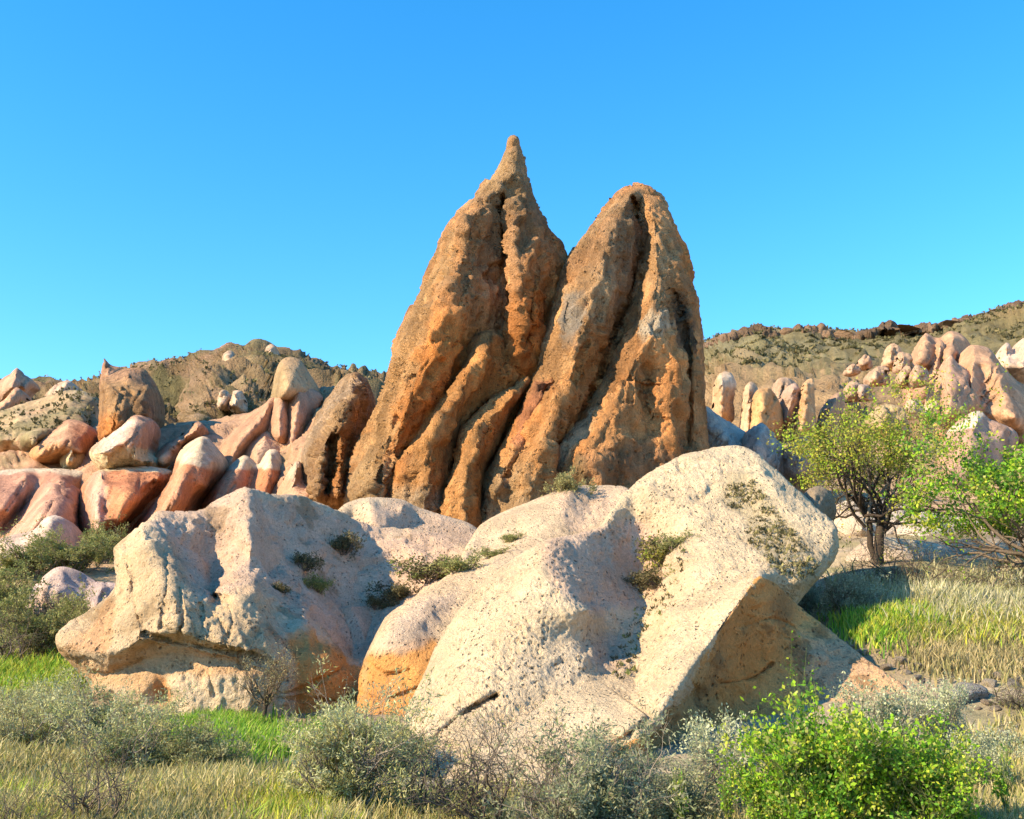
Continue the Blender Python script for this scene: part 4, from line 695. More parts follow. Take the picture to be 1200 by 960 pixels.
# shaded chunk of rock beside the dome's right tip, and pale slabs near the trees
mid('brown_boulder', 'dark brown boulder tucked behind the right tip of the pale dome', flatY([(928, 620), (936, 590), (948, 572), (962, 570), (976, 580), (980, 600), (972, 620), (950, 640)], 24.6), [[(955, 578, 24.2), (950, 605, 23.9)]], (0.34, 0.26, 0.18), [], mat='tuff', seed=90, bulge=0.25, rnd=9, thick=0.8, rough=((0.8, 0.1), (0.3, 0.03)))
mid('pale_slab', 'long pale slab of rock lying behind the dark-trunked tree', flatY([(985, 720), (990, 660), (1005, 640), (1030, 628), (1060, 632), (1100, 638), (1135, 650), (1165, 668), (1185, 700), (1180, 730), (1080, 740)], 28.6), [[(1030, 634, 28.4), (1035, 665, 28.2), (1040, 700, 27.9)], [(1090, 645, 28.3), (1110, 680, 28.2), (1110, 710, 27.9)], [(1150, 670, 28.3)]],
    (0.60, 0.47, 0.37), [((0.70, 0.6, 0.46), ('p', [(1040, 628), (1110, 636), (1095, 646), (1045, 640)]), 3, 4, 0.8)], mat='tuff', seed=91, bulge=0.3, rnd=10, thick=1.4, rough=((0.9, 0.12), (0.3, 0.03)))
mid('pale_slab', 'pale slab stepped above the long one, below the pink slope', flatY([(960, 640), (970, 600), (1000, 585), (1050, 590), (1100, 600), (1150, 612), (1200, 630), (1260, 640), (1260, 690), (1150, 690), (1020, 680)], 34), [[(1000, 592, 33.6), (1010, 620, 32.8)], [(1080, 605, 33.4), (1090, 640, 32.6)], [(1170, 625, 33.2), (1190, 655, 32.4)]],
    (0.62, 0.49, 0.37), [], mat='tuff', seed=92, bulge=0.3, rnd=10, thick=1.6, rough=((0.9, 0.16), (0.3, 0.04)))
mid('pale_slab', 'cream boulder lying at the foot of the bright green tree', flatY([(1150, 700), (1158, 672), (1172, 655), (1200, 648), (1235, 655), (1250, 690), (1240, 715), (1180, 715)], 25.6), [[(1195, 655, 25.3), (1185, 685, 25.0)]], (0.68, 0.56, 0.4), [], mat='tuff', seed=93, bulge=0.3, rnd=10, thick=1.0, rough=((0.7, 0.12), (0.3, 0.03)))
mid('mauve_rock', 'low mauve rock by the scrub, left of the undercut mass', flatY([(30, 720), (38, 690), (55, 672), (70, 664), (90, 668), (112, 680), (138, 684), (160, 700), (150, 740), (60, 745)], 29), [[(72, 670, 28.6), (66, 695, 28)], [(120, 690, 28.4), (115, 715, 28)]], (0.58, 0.42, 0.35), [], mat='tuff', seed=94, bulge=0.3, rnd=10, thick=1.2, rough=((0.9, 0.1), (0.3, 0.03)))
# ------------------------------------------------------------------ vegetation
def nrm(v): return v / (np.linalg.norm(v) + 1e-9)
class Plant:
    def __init__(s, seed): s.r = np.random.default_rng(seed); s.V = []; s.Q = []; s.C = []; s.n = 0; s.tips = []; s.LV = []; s.LC = []
    def tube(s, pts, rad, col, sides=4):
        pts = np.asarray(pts); k = len(pts)
        d = np.gradient(pts, axis=0); d /= np.linalg.norm(d, axis=1, keepdims=True) + 1e-9
        ref = np.array([0.31, 0.87, 0.38]); a = np.cross(d, ref); a /= np.linalg.norm(a, axis=1, keepdims=True) + 1e-9; b = np.cross(d, a)
        th = np.arange(sides) * 2 * math.pi / sides
        ring = pts[:, None] + (a[:, None] * np.cos(th)[None, :, None] + b[:, None] * np.sin(th)[None, :, None]) * np.asarray(rad)[:, None, None]
        I = s.n + np.arange(k * sides).reshape(k, sides); J = np.roll(I, -1, 1)
        s.Q.append(np.stack([I[:-1].ravel(), J[:-1].ravel(), J[1:].ravel(), I[1:].ravel()], -1))
        s.V.append(ring.reshape(-1, 3)); c = np.empty((k * sides, 3)); c[:] = col; c *= s.r.uniform(0.8, 1.2); s.C.append(c); s.n += k * sides
    def branch(s, p, d, L, rad, depth, col, kids, spread, wander, up, sides=4, shrink=0.62):
        seg = max(3, int(4 + depth)); pts = [p]; d = nrm(d); st = L / seg
        for i in range(seg):
            d = nrm(d + s.r.normal(0, wander, 3) + np.array([0, 0, up])); p = p + d * st; pts.append(p)
        pts = np.array(pts); rr = np.linspace(rad, rad * (0.55 if depth > 0 else 0.3), len(pts))
        s.tube(pts, rr, col, sides)
        if depth == 0: s.tips.append(pts); return
        n = kids[len(kids) - depth] if depth <= len(kids) else kids[0]
        for i in range(n):
            f = s.r.uniform(0.3, 1.0) if i else 1.0; q = f * seg; j = min(int(q), seg - 1); pos = pts[j] + (pts[j + 1] - pts[j]) * (q - j)
            dd = nrm(pts[j + 1] - pts[j]); nd = nrm(dd + s.r.normal(0, spread, 3))
            s.branch(pos, nd, L * shrink * s.r.uniform(0.7, 1.2), max(rr[j] * 0.6, 0.0022), depth - 1, col, kids, spread, wander, up, max(3, sides - 1), shrink)
    def leaves(s, per, length, width, cols, jitter=0.03, keep=None, upbias=0.3):
        cols = np.asarray(cols)
        for t in s.tips:
            if keep is not None:
                pr = keep(t[-1])
                if s.r.random() > pr: continue
            m = s.r.poisson(per)
            if m == 0: continue
            f = s.r.uniform(0.1, 1.0, m) * (len(t) - 1); j = np.minimum(f.astype(int), len(t) - 2); c = t[j] + (t[j + 1] - t[j]) * (f - j)[:, None] + s.r.normal(0, jitter, (m, 3))
            a = s.r.normal(0, 1, (m, 3)) + nrm(t[-1] - t[0]) * 0.7 + np.array([0, 0, upbias]); a /= np.linalg.norm(a, axis=1, keepdims=True)
            b = np.cross(a, s.r.normal(0, 1, (m, 3))); b /= np.linalg.norm(b, axis=1, keepdims=True) + 1e-9
            l = (length * s.r.uniform(0.6, 1.3, m))[:, None]; wd = (width * s.r.uniform(0.6, 1.3, m))[:, None]
            s.LV.append(np.stack([c, c + a * l * 0.5 + b * wd * 0.5, c + a * l, c + a * l * 0.5 - b * wd * 0.5], 1).reshape(-1, 3))
            cc = cols[s.r.integers(0, len(cols))][None] * s.r.uniform(0.75, 1.25, (m, 1)); s.LC.append(np.repeat(cc, 4, 0))
    def build(s, name, label, cat, loc, group=None, rot=0, stem='stems', leaf='foliage'):
        o = empty(name, loc); o.rotation_euler = (0, 0, rot); tag(o, label, cat, group)
        me = mesh_np(stem, np.concatenate(s.V), np.concatenate(s.Q), None, np.concatenate(s.C)); me.materials.append(M['bark']); link(bpy.data.objects.new(stem, me), o)
        if s.LV:
            V = np.concatenate(s.LV); me = mesh_np(leaf, V, np.arange(len(V)).reshape(-1, 4), None, np.concatenate(s.LC), smooth=False); me.materials.append(M['leaf']); link(bpy.data.objects.new(leaf, me), o)
        return o
def copy_tree(o, loc, rot, sc, label):
    c = o.copy(); COL.objects.link(c); c.location = loc; c.rotation_euler = (0, 0, rot); c.scale = sc if isinstance(sc, tuple) else (sc,) * 3; c['label'] = label
    for ch in o.children:
        d = ch.copy(); COL.objects.link(d); d.parent = c
    return c
def ghit(px, py, near=6.0, far=130.0):
    px = np.asarray(px, float); py = np.asarray(py, float); lo = np.full(px.shape, near); hit = np.full(px.shape, far); done = np.zeros(px.shape, bool)
    Y = near
    while Y < far and not done.all():
        Y2 = Y * 1.035; p = P(px, py, np.full(px.shape, Y2)); below = (p[:, 2] < GF(p[:, 0], p[:, 1])) & ~done
        lo[below] = Y; hit[below] = Y2; done |= below; Y = Y2
    for k in range(7):
        m = (lo + hit) / 2; p = P(px, py, m); b = p[:, 2] < GF(p[:, 0], p[:, 1]); hit = np.where(b, m, hit); lo = np.where(b, lo, m)
    p = P(px, py, hit); p[:, 2] = GF(p[:, 0], p[:, 1]); return p
def at(px, py):
    return ghit([px], [py])[0] - np.array([0, 0, 0.04])
def rock_at(name, px, py):
    q, v, n = VERTS[name]; j = ((q[:, 0] - px) ** 2 + (q[:, 1] - py) ** 2).argmin(); return v[j]

SAGE = [(0.40, 0.40, 0.17), (0.48, 0.47, 0.23), (0.30, 0.32, 0.11), (0.44, 0.39, 0.16), (0.52, 0.51, 0.28)]
LIME = [(0.20, 0.38, 0.02), (0.30, 0.46, 0.03), (0.14, 0.30, 0.03), (0.42, 0.46, 0.05), (0.10, 0.22, 0.03), (0.36, 0.38, 0.10)]
SILVER = [(0.44, 0.45, 0.26), (0.52, 0.52, 0.33), (0.34, 0.37, 0.19)]
YELG = [(0.30, 0.30, 0.04), (0.38, 0.35, 0.05), (0.22, 0.28, 0.04), (0.28, 0.24, 0.06)]
OLV = [(0.27, 0.27, 0.09), (0.20, 0.23, 0.07), (0.34, 0.32, 0.13)]
DARK = [(0.07, 0.065, 0.03), (0.10, 0.09, 0.045), (0.15, 0.13, 0.06), (0.22, 0.18, 0.085)]
TWIG = (0.16, 0.12, 0.09); TWIGG = (0.24, 0.20, 0.16); BARK = (0.055, 0.04, 0.03)
def bush(seed, h, w, stems, kids, per, ll, lw, cols, twig=TWIG, wander=0.16, spread=0.55, up=0.06, rad=0.018, jitter=0.03, depth=3, keep=None):
    p = Plant(seed)
    for i in range(stems):
        a = p.r.uniform(0, 6.283); sp = p.r.uniform(0.05, 1.0) * w / h
        d = np.array([math.cos(a) * sp, math.sin(a) * sp, 1.0]); b = np.array([math.cos(a), math.sin(a), 0]) * w * 0.12 * p.r.random()
        p.branch(b, d, h * 0.46 * p.r.choice([p.r.uniform(0.45, 0.8), p.r.uniform(0.85, 1.25)]), rad * p.r.uniform(0.7, 1.2), depth, twig, kids, spread, wander, up)
    p.leaves(per, ll, lw, cols, jitter, keep or (lambda q: 0.95 if math.sin(q[0] * 9 + seed) + math.sin(q[1] * 8 + seed) + math.sin(q[2] * 10) > -1.2 else 0.15))
    return p
# --- the two trees on the right
t = Plant(501)
t.tube([(0, 0, -0.3), (0.0, 0, 0.25), (0.08, 0.02, 0.8), (0.2, 0.0, 1.35)], [0.15, 0.125, 0.11, 0.09], BARK, 8)
t.tube([(-0.02, 0.03, 0.1), (-0.16, 0.05, 0.5), (-0.14, 0.03, 1.0), (-0.26, 0, 1.45)], [0.09, 0.08, 0.07, 0.06], BARK, 7)
for i in range(30):
    a = i * 2.4 + t.r.uniform(-.3, .3); b = np.array([0.2, 0, 1.3]) if i % 2 else np.array([-0.26, 0, 1.4]); b = b - np.array([0, 0, t.r.uniform(0, 0.5)]) * (1 if i % 4 else 0)
    el = t.r.uniform(-0.05, 1.7) if i % 3 else t.r.uniform(0.9, 2.5)
    t.branch(b, np.array([math.cos(a), math.sin(a), el]), t.r.uniform(1.3, 1.95), 0.045, 4, BARK if i % 3 else TWIGG, (3, 4, 4, 4), 0.6, 0.2, 0.015, 5, 0.64)
t.leaves(7, 0.075, 0.05, [tuple(1.2 * x for x in c) for c in YELG] + [(0.30, 0.42, 0.03)], 0.09, keep=lambda q: (0.75 if q[2] > 2.3 else 0.08) * (1.2 if math.sin(q[0] * 3.1 + q[2] * 2.3) > -0.2 else 0.25))
base = at(1030, 662)
tree1 = t.build('gnarled_tree', 'twisted dark-trunked tree with thin yellow-green leaves beside the pale dome', 'tree', base, stem='trunk', leaf='crown')
t = Plant(502)
t.tube([(0.1, 0, -0.2), (0.0, 0, 0.3), (-0.1, 0, 0.8)], [0.13, 0.12, 0.1], BARK, 8)
for i in range(20):
    a = i * 2.4; el = t.r.uniform(0.1, 1.5)
    t.branch(np.array([-0.1 * t.r.random(), 0, t.r.uniform(0.3, 0.8)]), np.array([math.cos(a), math.sin(a), el]), t.r.uniform(1.25, 1.85), 0.05, 4, TWIG, (3, 3, 4, 4), 0.55, 0.17, 0.02, 5, 0.66)
t.leaves(12, 0.085, 0.06, LIME, 0.08, keep=lambda q: 0.95 if q[2] > 1.5 else 0.05)
b2 = at(1222, 690)
tree2 = t.build('green_tree', 'low tree with a bright green crown and spreading bare branches', 'tree', b2, stem='trunk', leaf='crown')
# --- bare shrub tree in front of the undercut rock
t = Plant(503)
t.tube([(0, 0, -0.15), (0.0, 0, 0.2), (0.02, 0, 0.42)], [0.045, 0.04, 0.035], BARK, 6)
for i in range(12):
    a = i * 2.4; t.branch(np.array([0.01, 0, t.r.uniform(0.3, 0.45)]), np.array([math.cos(a), math.sin(a), t.r.uniform(0.5, 1.8)]), t.r.uniform(0.4, 0.52), 0.018, 3, (0.13, 0.095, 0.06), (3, 4, 4), 0.5, 0.12, 0.05, 4, 0.66)
t.leaves(2.2, 0.03, 0.016, [(0.30, 0.26, 0.12), (0.38, 0.32, 0.17)], 0.02)
t.build('bare_shrub_tree', 'small twiggy leafless tree in front of the undercut pale rock', 'tree', at(309, 852), stem='trunk', leaf='buds')
# --- foreground bushes
def put(p, name, label, px, py, cat='bush', group=None): return p.build(name, label, cat, at(px, py), group)
sage_big = bush(510, 1.2, 1.6, 30, (4, 4, 4), 11, 0.05, 0.013, SAGE, TWIGG, spread=0.5)
put(sage_big, 'sage_bush', 'largest grey-green sage bush, rounded and dense, before the orange rock foot', 395, 948)
s2 = bush(511, 1.15, 1.5, 24, (4, 4, 4), 9, 0.05, 0.013, SAGE, TWIGG)
so = put(s2, 'sage_bush', 'grey-green sage bush behind the dead branching shrub at the left', 150, 905)
s3 = bush(512, 0.7, 1.0, 20, (4, 4, 4), 10, 0.045, 0.013, [tuple(0.8 * x for x in c) for c in SAGE], TWIG)
s3o = put(s3, 'sage_bush', 'dark grey-green sage bush next to the bright green grass', 238, 908)
copy_tree(so, at(30, 880), 2.0, (0.9, 0.9, 0.8), 'drab sage bush at the left margin above the straw grass')
copy_tree(s3o, at(90, 862), 1.0, (1.4, 1.4, 1.2), 'sage bush right below the undercut prow of the pale rock')
copy_tree(so, at(35, 850), 4.0, (1.0, 1.0, 0.75), 'low grey sage bush between the bright grass strip and the drab sage')
copy_tree(s3o, at(455, 905), 3.0, (1.1, 1.1, 1.1), 'small sage bush squeezed against the lower left edge of the pale dome')
d1 = bush(513, 1.0, 1.1, 9, (4, 4, 4), 0.8, 0.035, 0.012, OLV, (0.13, 0.10, 0.075), spread=0.6, wander=0.2)
d1o = put(d1, 'dead_shrub', 'dead branching shrub standing in the straw grass', 112, 975)
d2 = bush(514, 1.3, 1.5, 13, (4, 4, 4), 1.8, 0.03, 0.012, OLV, (0.12, 0.095, 0.075), spread=0.65, wander=0.2)
d2o = put(d2, 'dead_shrub', 'tangled dark leafless shrub in front of the pale dome', 572, 968)
copy_tree(d2o, at(500, 955), 2.2, (0.95, 0.95, 0.85), 'bare tangled shrub touching the largest sage bush')
copy_tree(d2o, at(655, 975), 4.2, (0.9, 0.9, 0.95), 'thin bare shrub with a few green leaves before the dome, right of the tangled one')
copy_tree(d1o, at(20, 985), 3.2, (0.7, 0.7, 0.6), 'low dead twigs at the left margin of the straw grass')
s4 = bush(515, 0.8, 0.9, 16, (4, 4, 4), 8, 0.045, 0.013, [(0.22, 0.25, 0.12), (0.27, 0.28, 0.16), (0.33, 0.33, 0.2)], TWIGG)
s4o = put(s4, 'sage_bush', 'soft grey-green bush below the lower end of the sharp fin', 660, 985)
copy_tree(s4o, at(745, 975), 1.3, (0.8, 0.8, 0.7), 'low pale green bush at the base of the brown fin')
copy_tree(s4o, at(705, 975), 2.6, (1.3, 1.3, 1.2), 'soft grey-green bush right of the thin bare shrub')
copy_tree(s4o, at(722, 930), 5.1, (1.1, 1.1, 1.15), 'soft bush hugging the lower corner where dome and brown fin meet')
copy_tree(s4o, at(790, 965), 4.1, (1.1, 1.1, 0.9), 'low grey-green bush between the fin foot and the silvery bush')
g1 = bush(516, 0.85, 0.9, 18, (4, 4, 4), 10, 0.035, 0.017, SILVER, TWIGG, up=0.12, spread=0.42)
g1o = put(g1, 'silver_bush', 'silvery bush left of the bright green bush', 858, 950)
g2o = copy_tree(g1o, at(1035, 902), 2.0, (1.15, 1.15, 1.15), 'silvery bush with upright sprigs behind the bright green bush')
copy_tree(g1o, at(1100, 895), 3.4, (0.9, 0.9, 1.1), 'silvery upright sprigs nearest the grey boulder')
copy_tree(g1o, at(1160, 930), 5.0, (0.75, 0.75, 0.7), 'low silvery plant on the dry slope at the right')
l1 = bush(517, 1.05, 1.3, 30, (4, 4, 4), 10, 0.04, 0.026, LIME, (0.12, 0.14, 0.05), up=0.1, spread=0.48)
l1o = put(l1, 'green_bush', 'vivid lime green bush, large and leafy', 985, 985)
copy_tree(l1o, at(1075, 985), 2.0, (0.85, 0.85, 0.8), 'bright green bush spreading beside the large lime one, toward the dry slope')
copy_tree(l1o, at(915, 990), 4.0, (0.6, 0.6, 0.6), 'small lime green bush in front of the silvery bush')
def spike(seed, h): return bush(seed, h, h * 0.12, 3, (5, 4), 7, 0.032, 0.02, LIME, (0.14, 0.18, 0.05), wander=0.05, spread=0.25, up=0.25, rad=0.008, depth=2, jitter=0.02)
spike(520, 1.25).build('green_sprig', 'tall upright lime sprig rising above the vivid bush', 'plant', at(953, 945))
sp2 = spike(521, 0.5).build('green_sprig', 'short lime sprig alone below the brown fin', 'plant', at(798, 978))
copy_tree(sp2, at(856, 976), 1.0, 1.0, 'short lime sprig in front of the silvery bush')
copy_tree(sp2, at(1182, 965), 2.0, 1.2, 'lime sprig on the dry slope')
g3 = bush(522, 1.0, 1.3, 20, (4, 4, 4), 9, 0.055, 0.02, [(0.34, 0.37, 0.25), (0.28, 0.31, 0.2), (0.4, 0.42, 0.3)], TWIGG)
g3o = put(g3, 'silver_bush', 'grey-green bush at the foot of the dark-trunked tree', 992, 722)
copy_tree(g3o, at(950, 718), 2.5, (0.7, 0.7, 0.8), 'small grey bush against the right flank of the pale dome')
copy_tree(d1o, at(1105, 700), 1.0, (1.5, 1.5, 1.1), 'dry bare bush before the long pale slab')
copy_tree(d1o, at(1175, 700), 3.0, (1.7, 1.7, 1.2), 'dry bare bush under the bright green tree')
copy_tree(d2o, at(1060, 690), 5.0, (1.5, 1.5, 1.2), 'bare thicket between the two trees')
copy_tree(d2o, at(1190, 830), 0.5, (0.9, 0.9, 0.5), 'bleached fallen twigs right of the grey boulder')
# left scrub
dk = bush(523, 1.6, 2.2, 24, (4, 4, 4), 9, 0.07, 0.03, OLV, TWIG)
dko = put(dk, 'olive_bush', 'big dark olive bush in the shade left of the undercut prow', 40, 770)
copy_tree(dko, at(95, 745), 1.0, (0.8, 0.8, 0.7), 'dark olive bush beside the mauve rock')
copy_tree(dko, at(-10, 735), 2.0, (1.2, 1.2, 1.1), 'olive bush at the left margin behind the big dark one')
copy_tree(dko, at(85, 672), 3.0, (1.3, 1.3, 1.0), 'olive scrub below the salmon boulder')
copy_tree(dko, at(35, 676), 4.0, (1.5, 1.5, 0.95), 'pale olive scrub below the low pink boulder')
copy_tree(dko, at(120, 660), 5.0, (0.9, 0.9, 1.0), 'dark scrub in the cleft under the salmon boulder')
copy_tree(d1o, at(10, 780), 0.0, (1.8, 1.8, 1.5), 'grey dead bush in front of the big dark olive bush')
# shrubs rooted in the rocks
def rock_bush(px, py, rk, sc, label, seed, cols=DARK, w=1.6):
    p = bush(seed, 0.5, 0.5 * w, 14, (4, 4), 9, 0.045, 0.022, cols, TWIG, depth=2, rad=0.01)
    o = p.build('rock_shrub', label, 'shrub', rock_at(rk, px, py) - np.array([0, 0, 0.05]), 'shrubs rooted in the pale rocks'); o.scale = tuple(1.7 * q for q in sc)
    return o
F1N, F3N, F4N = f1.name, f3.name, f4.name
for i, (px, py, rk, sc, lab, cols) in enumerate([
    (400, 648, F1N, (0.9, 0.6, 0.8), 'round dark shrub high on the shaded slope of the undercut rock', DARK), (352, 668, F1N, (0.7, 0.5, 0.7), 'dark shrub in the crease of the undercut rock', DARK), (372, 692, F1N, (0.7, 0.5, 0.6), 'thin brown shrub below the one in the crease', OLV), (328, 694, F1N, (0.5, 0.4, 0.35), 'tiny dry tuft above the small lit patch of the undercut rock', DARK),
    (505, 684, F1N, (1.5, 0.8, 0.9), 'widest olive shrub along the top of the narrow spur', DARK + OLV), (468, 702, F1N, (1.2, 0.7, 0.8), 'dark spreading shrub at the lower end of the spur channel', DARK), (540, 672, F3N, (1.0, 0.6, 0.6), 'olive shrub at the upper end of the spur channel', OLV), (442, 712, F1N, (0.8, 0.5, 0.5), 'lowest dark twigs of the spur channel', DARK),
    (600, 632, F3N, (0.7, 0.4, 0.35), 'low tuft on the crest of the narrow spur', OLV), (575, 650, F3N, (0.8, 0.4, 0.35), 'dry tuft in the groove of the narrow spur', OLV),
    (778, 660, F4N, (1.0, 0.6, 0.8), 'yellow-olive shrub in the gully of the pale dome', YELG + DARK), (770, 688, F4N, (0.9, 0.6, 0.6), 'dark shrub lower in the gully of the pale dome', DARK), (790, 640, F4N, (0.8, 0.5, 0.5), 'olive tuft at the head of the gully of the pale dome', OLV), (750, 685, F4N, (0.7, 0.4, 0.35), 'tiny tuft on the shaded facet of the pale dome', DARK)]):
    rock_bush(px, py, rk, sc, lab, 540 + i, cols)
kb = VERTS
rb = bush(560, 1.1, 1.1, 16, (4, 4, 3), 6, 0.09, 0.035, [(0.34, 0.30, 0.12), (0.26, 0.24, 0.10)], TWIG)
rb.build('spire_shrub', 'straw-coloured shrub growing at the foot of the round-topped tower', 'shrub', rock_at(f3.name, 668, 582) + np.array([0, 0.9, -0.2]))
# scrubby tufts: moss on the dome, scrub on the hills (uncountable)
def tufts(name, label, src, poly, count, size, n_leaf, cols, seed, lw=0.35, minup=0.15, cat=None):
    q, v, nn = VERTS[src]; r = np.random.default_rng(seed)
    m = np.where(inside(np.asarray(poly, float), q) & (nn[:, 2] > minup) & (fbm(v / (size * 14), 3, seed) > (0.02 if size > 0.3 else -0.25)))[0]
    m = r.choice(m, count); c = np.repeat(v[m], n_leaf, 0); N = np.repeat(nn[m], n_leaf, 0); sz = np.repeat(size * r.uniform(0.5, 1.4, count), n_leaf)[:, None]
    c = c + r.normal(0, 0.30, c.shape) * sz * np.array([1, 1, 0.5])
    a = N * 0.5 + np.array([0, 0, 0.8]) + r.normal(0, 0.75, c.shape); a /= np.linalg.norm(a, axis=1, keepdims=True)
    b = np.cross(a, r.normal(0, 1, c.shape)); b /= np.linalg.norm(b, axis=1, keepdims=True) + 1e-9
    l = sz * r.uniform(0.5, 1.0, (len(c), 1)); wd = l * lw
    V = np.stack([c, c + a * l * .5 + b * wd, c + a * l, c + a * l * .5 - b * wd], 1).reshape(-1, 3)
    cc = np.asarray(cols)[r.integers(0, len(cols), count)]; cc = np.repeat(np.repeat(cc, n_leaf, 0) * r.uniform(0.7, 1.3, (len(c), 1)), 4, 0)
    me = mesh_np(name, V, np.arange(len(V)).reshape(-1, 4), None, cc, smooth=False); me.materials.append(M['leaf'])
    return tag(link(bpy.data.objects.new(name, me)), label, cat, kind='stuff')
tufts('rock_scrub', 'dry dark scrub creeping over the upper right slope of the pale dome', F4N, [(852, 568), (882, 562), (905, 590), (935, 630), (962, 668), (940, 690), (905, 668), (875, 630), (850, 600)], 460, 0.075, 8, DARK + [(0.34, 0.29, 0.12), (0.28, 0.24, 0.1)], 570, 0.2, cat='scrub')
tufts('gully_scrub', 'sparse dry tufts down the gully of the pale dome', F4N, [(750, 640), (800, 635), (800, 700), (760, 740), (735, 800), (715, 790), (745, 710)], 160, 0.08, 8, DARK + OLV, 571, 0.2, cat='scrub')
tufts('hill_scrub', 'dark low scrub dotted over the left hill', hill_l.name, [(-200, 440), (600, 400), (600, 620), (-200, 620)], 3600, 0.4, 6, DARK + [(0.18, 0.16, 0.07)], 572, cat='scrub')
tufts('mesa_scrub', 'low scrub dotted over the far mesa slope', mesa.name, [(700, 380), (1400, 345), (1400, 430), (1090, 400), (1000, 425), (840, 445), (700, 460)], 4200, 0.75, 6, DARK + [(0.2, 0.18, 0.08)], 573, cat='scrub')
hum = [o for o in COL.objects if o.name.startswith('slope_hummock')][0]
tufts('hummock_scrub', 'low dark scrub on the brown hummock', hum.name, [(-60, 450), (130, 450), (130, 560), (-60, 560)], 170, 0.26, 6, DARK, 574, cat='scrub')
# --- grass
def grass(name, label, polys, seed):
    r = np.random.default_rng(seed); VV = []; CC = []
    for poly, count, h, cols in polys:
        poly = np.asarray(poly, float); lo, hi = poly.min(0), poly.max(0)
        q = r.uniform(lo, hi, (int(count * 2.2), 2)); q = q[inside(poly, q)][:count]; q = q + r.normal(0, 12, q.shape) * np.array([1.6, 0.6])
        p = ghit(q[:, 0], q[:, 1]); p[:, :2] += r.normal(0, 0.06, (len(p), 2)); p[:, 2] = GF(p[:, 0], p[:, 1]) - 0.05
        patch = fbm(p / 0.9, 3, seed + 2); hh = h * r.uniform(0.5, 1.25, len(p)) * (1 + 0.5 * patch)
        a = r.uniform(0, 6.283, len(p)); side = np.stack([np.cos(a), np.sin(a), 0 * a], -1) * (0.006 + 0.0006 * p[:, 1:2]) * r.uniform(.6, 1.3, (len(p), 1))
        ln = r.normal(0, 0.28, (len(p), 3)); ln[:, 2] = 0; ln[:, 0] += 0.08
        midp = p + np.array([0, 0, 1]) * (hh * .55)[:, None] + ln * (hh * .3)[:, None]; tip = p + np.array([0, 0, 1]) * (hh * .95)[:, None] + ln * hh[:, None]
        VV.append(np.stack([p - side, p + side, midp + side * .7, midp - side * .7, tip], 1).reshape(-1, 5, 3))
        cc = np.asarray(cols)[r.integers(0, len(cols), len(p))] * r.uniform(0.75, 1.25, (len(p), 1)) * (1 + 0.35 * patch)[:, None]; CC.append(np.repeat(cc, 5, 0))
    V = np.concatenate(VV); n = len(V); b = np.arange(n)[:, None] * 5
    me = mesh_np(name, V.reshape(-1, 3), b + np.array([[0, 1, 2, 3]]), b + np.array([[3, 2, 4]]), np.clip(np.concatenate(CC), 0.01, 0.8), smooth=False); me.materials.append(M['grass'])
    return tag(link(bpy.data.objects.new(name, me)), label, 'grass', kind='stuff')
STRAW = [(0.46, 0.38, 0.17), (0.40, 0.33, 0.14), (0.52, 0.44, 0.23), (0.30, 0.27, 0.10), (0.30, 0.30, 0.08)]
BRT = [(0.17, 0.34, 0.03), (0.24, 0.40, 0.03), (0.12, 0.26, 0.03), (0.32, 0.42, 0.05), (0.30, 0.32, 0.10)]
YEL = [(0.40, 0.42, 0.05), (0.5, 0.45, 0.06), (0.34, 0.38, 0.05), (0.24, 0.34, 0.04)]
PALEG = [(0.50, 0.45, 0.30), (0.44, 0.40, 0.24), (0.36, 0.36, 0.15)]
grass('dry_grass', 'straw-coloured dry grass covering the valley floor', [
    ([(-60, 885), (120, 890), (300, 915), (420, 935), (430, 985), (-60, 1010)], 22000, 0.26, STRAW), ([(-60, 835), (60, 850), (240, 885), (420, 905), (480, 940), (400, 950), (-60, 900)], 7000, 0.22, STRAW + OLV),
    ([(420, 930), (800, 930), (900, 1000), (420, 1000)], 8000, 0.18, STRAW + OLV), ([(1110, 880), (1240, 830), (1240, 1000), (1080, 1000)], 6000, 0.2, STRAW), ([(1020, 745), (1240, 740), (1240, 800), (1090, 790)], 5000, 0.22, [(0.34, 0.27, 0.13), (0.26, 0.24, 0.1), (0.42, 0.34, 0.18)]),
    ([(990, 690), (1240, 690), (1240, 730), (1060, 725)], 7000, 0.42, PALEG), ([(-60, 690), (80, 690), (70, 770), (-60, 770)], 2500, 0.3, OLV), ([(900, 900), (1100, 880), (1150, 1000), (850, 1000)], 4000, 0.2, STRAW + OLV)], 600)
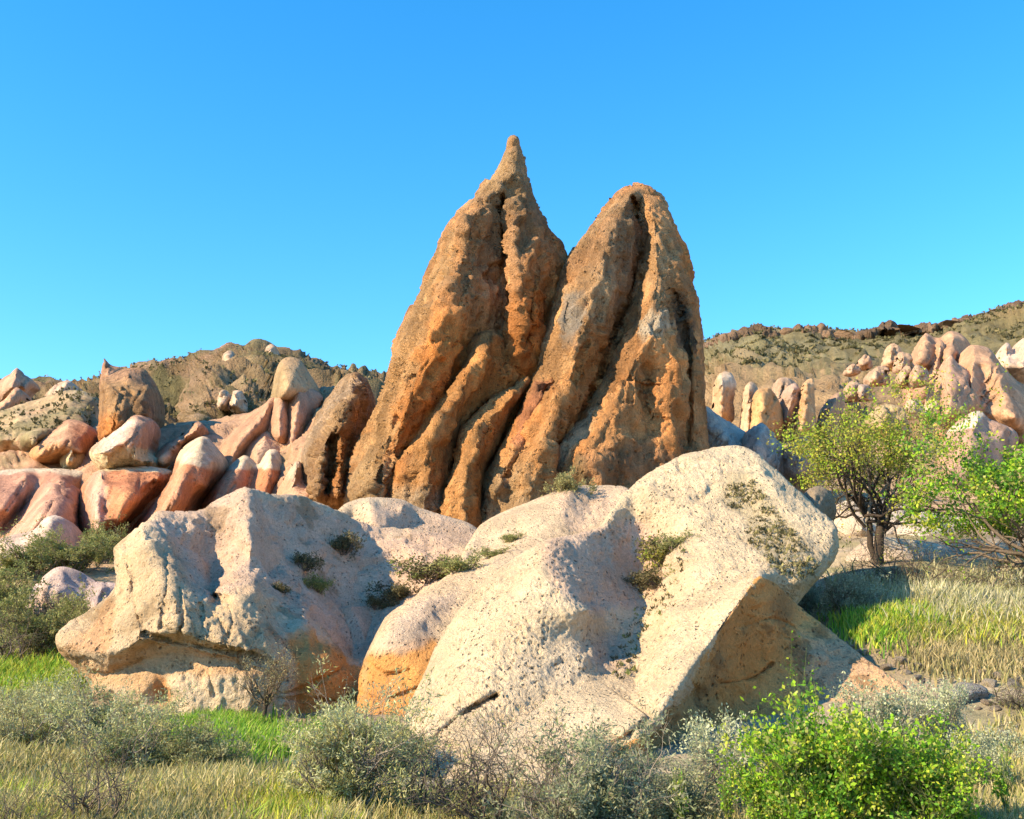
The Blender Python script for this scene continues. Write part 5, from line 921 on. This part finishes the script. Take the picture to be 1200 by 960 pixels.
grass('green_grass', 'bright green grass in fresh patches at the foot of the rocks', [
    ([(188, 862), (215, 850), (305, 850), (312, 885), (240, 895), (195, 885)], 9000, 0.30, BRT), ([(-60, 785), (60, 783), (98, 795), (80, 806), (-60, 808)], 5000, 0.28, BRT + YEL), ([(300, 862), (410, 850), (420, 870), (310, 880)], 1500, 0.2, BRT), ([(985, 722), (1060, 715), (1110, 728), (1100, 750), (1020, 752)], 4500, 0.26, BRT + YEL)], 601)
grass('yellow_grass', 'yellow-green grass lit on the terrace below the trees', [([(1030, 715), (1240, 705), (1240, 748), (1090, 752)], 9000, 0.26, YEL + STRAW), ([(300, 925), (400, 930), (395, 985), (300, 985)], 2200, 0.24, YEL), ([(-40, 930), (60, 935), (60, 1000), (-40, 1000)], 1800, 0.22, YEL)], 602)
# --- loose stones
stm = [boulder_mesh('stone', 700 + k, 3, 0.4, c, 0.75) for k, c in enumerate([(0.36, 0.33, 0.30), (0.44, 0.36, 0.28), (0.5, 0.42, 0.33), (0.4, 0.31, 0.23), (0.34, 0.3, 0.26)])]
for m_ in stm: m_.materials.append(M['tuff'])
bo = bpy.data.objects.new('grey_boulder', stm[0]); p = ghit([1135], [822])[0]; link(bo, None, Vector(p + np.array([0, 0, 0.10]))); bo.scale = (0.62, 0.5, 0.62); bo.rotation_euler = (0.1, 0.15, 0.6)
tag(bo, 'smooth grey boulder lying in the shaded gully', 'boulder')
r = np.random.default_rng(77)
for i in range(42):
    px, py = (r.uniform(1040, 1200), r.uniform(775, 870)) if i < 26 else (r.uniform(1000, 1100), r.uniform(745, 800))
    p = ghit([px], [py])[0]; sz = r.uniform(0.06, 0.24)
    o = bpy.data.objects.new('loose_stone', stm[1 + i % 4]); link(o, None, Vector(p + np.array([0, 0, sz * 0.12]))); o.scale = (sz * r.uniform(.8, 1.4), sz, sz * r.uniform(.7, 1.1)); o.rotation_euler = (r.uniform(-.3, .3), r.uniform(-.3, .3), r.uniform(0, 6))
    tone = ['tan', 'pale', 'brown', 'dark grey-brown'][i % 4]; big = 'large' if sz > 0.15 else 'small'; where = 'in the gully around the grey boulder' if i < 26 else 'at the foot of the grassy terrace beside the brown fin'
    tag(o, f'{big} {tone} loose stone {where}', 'stone', f'{big} {tone} loose stones {where}')
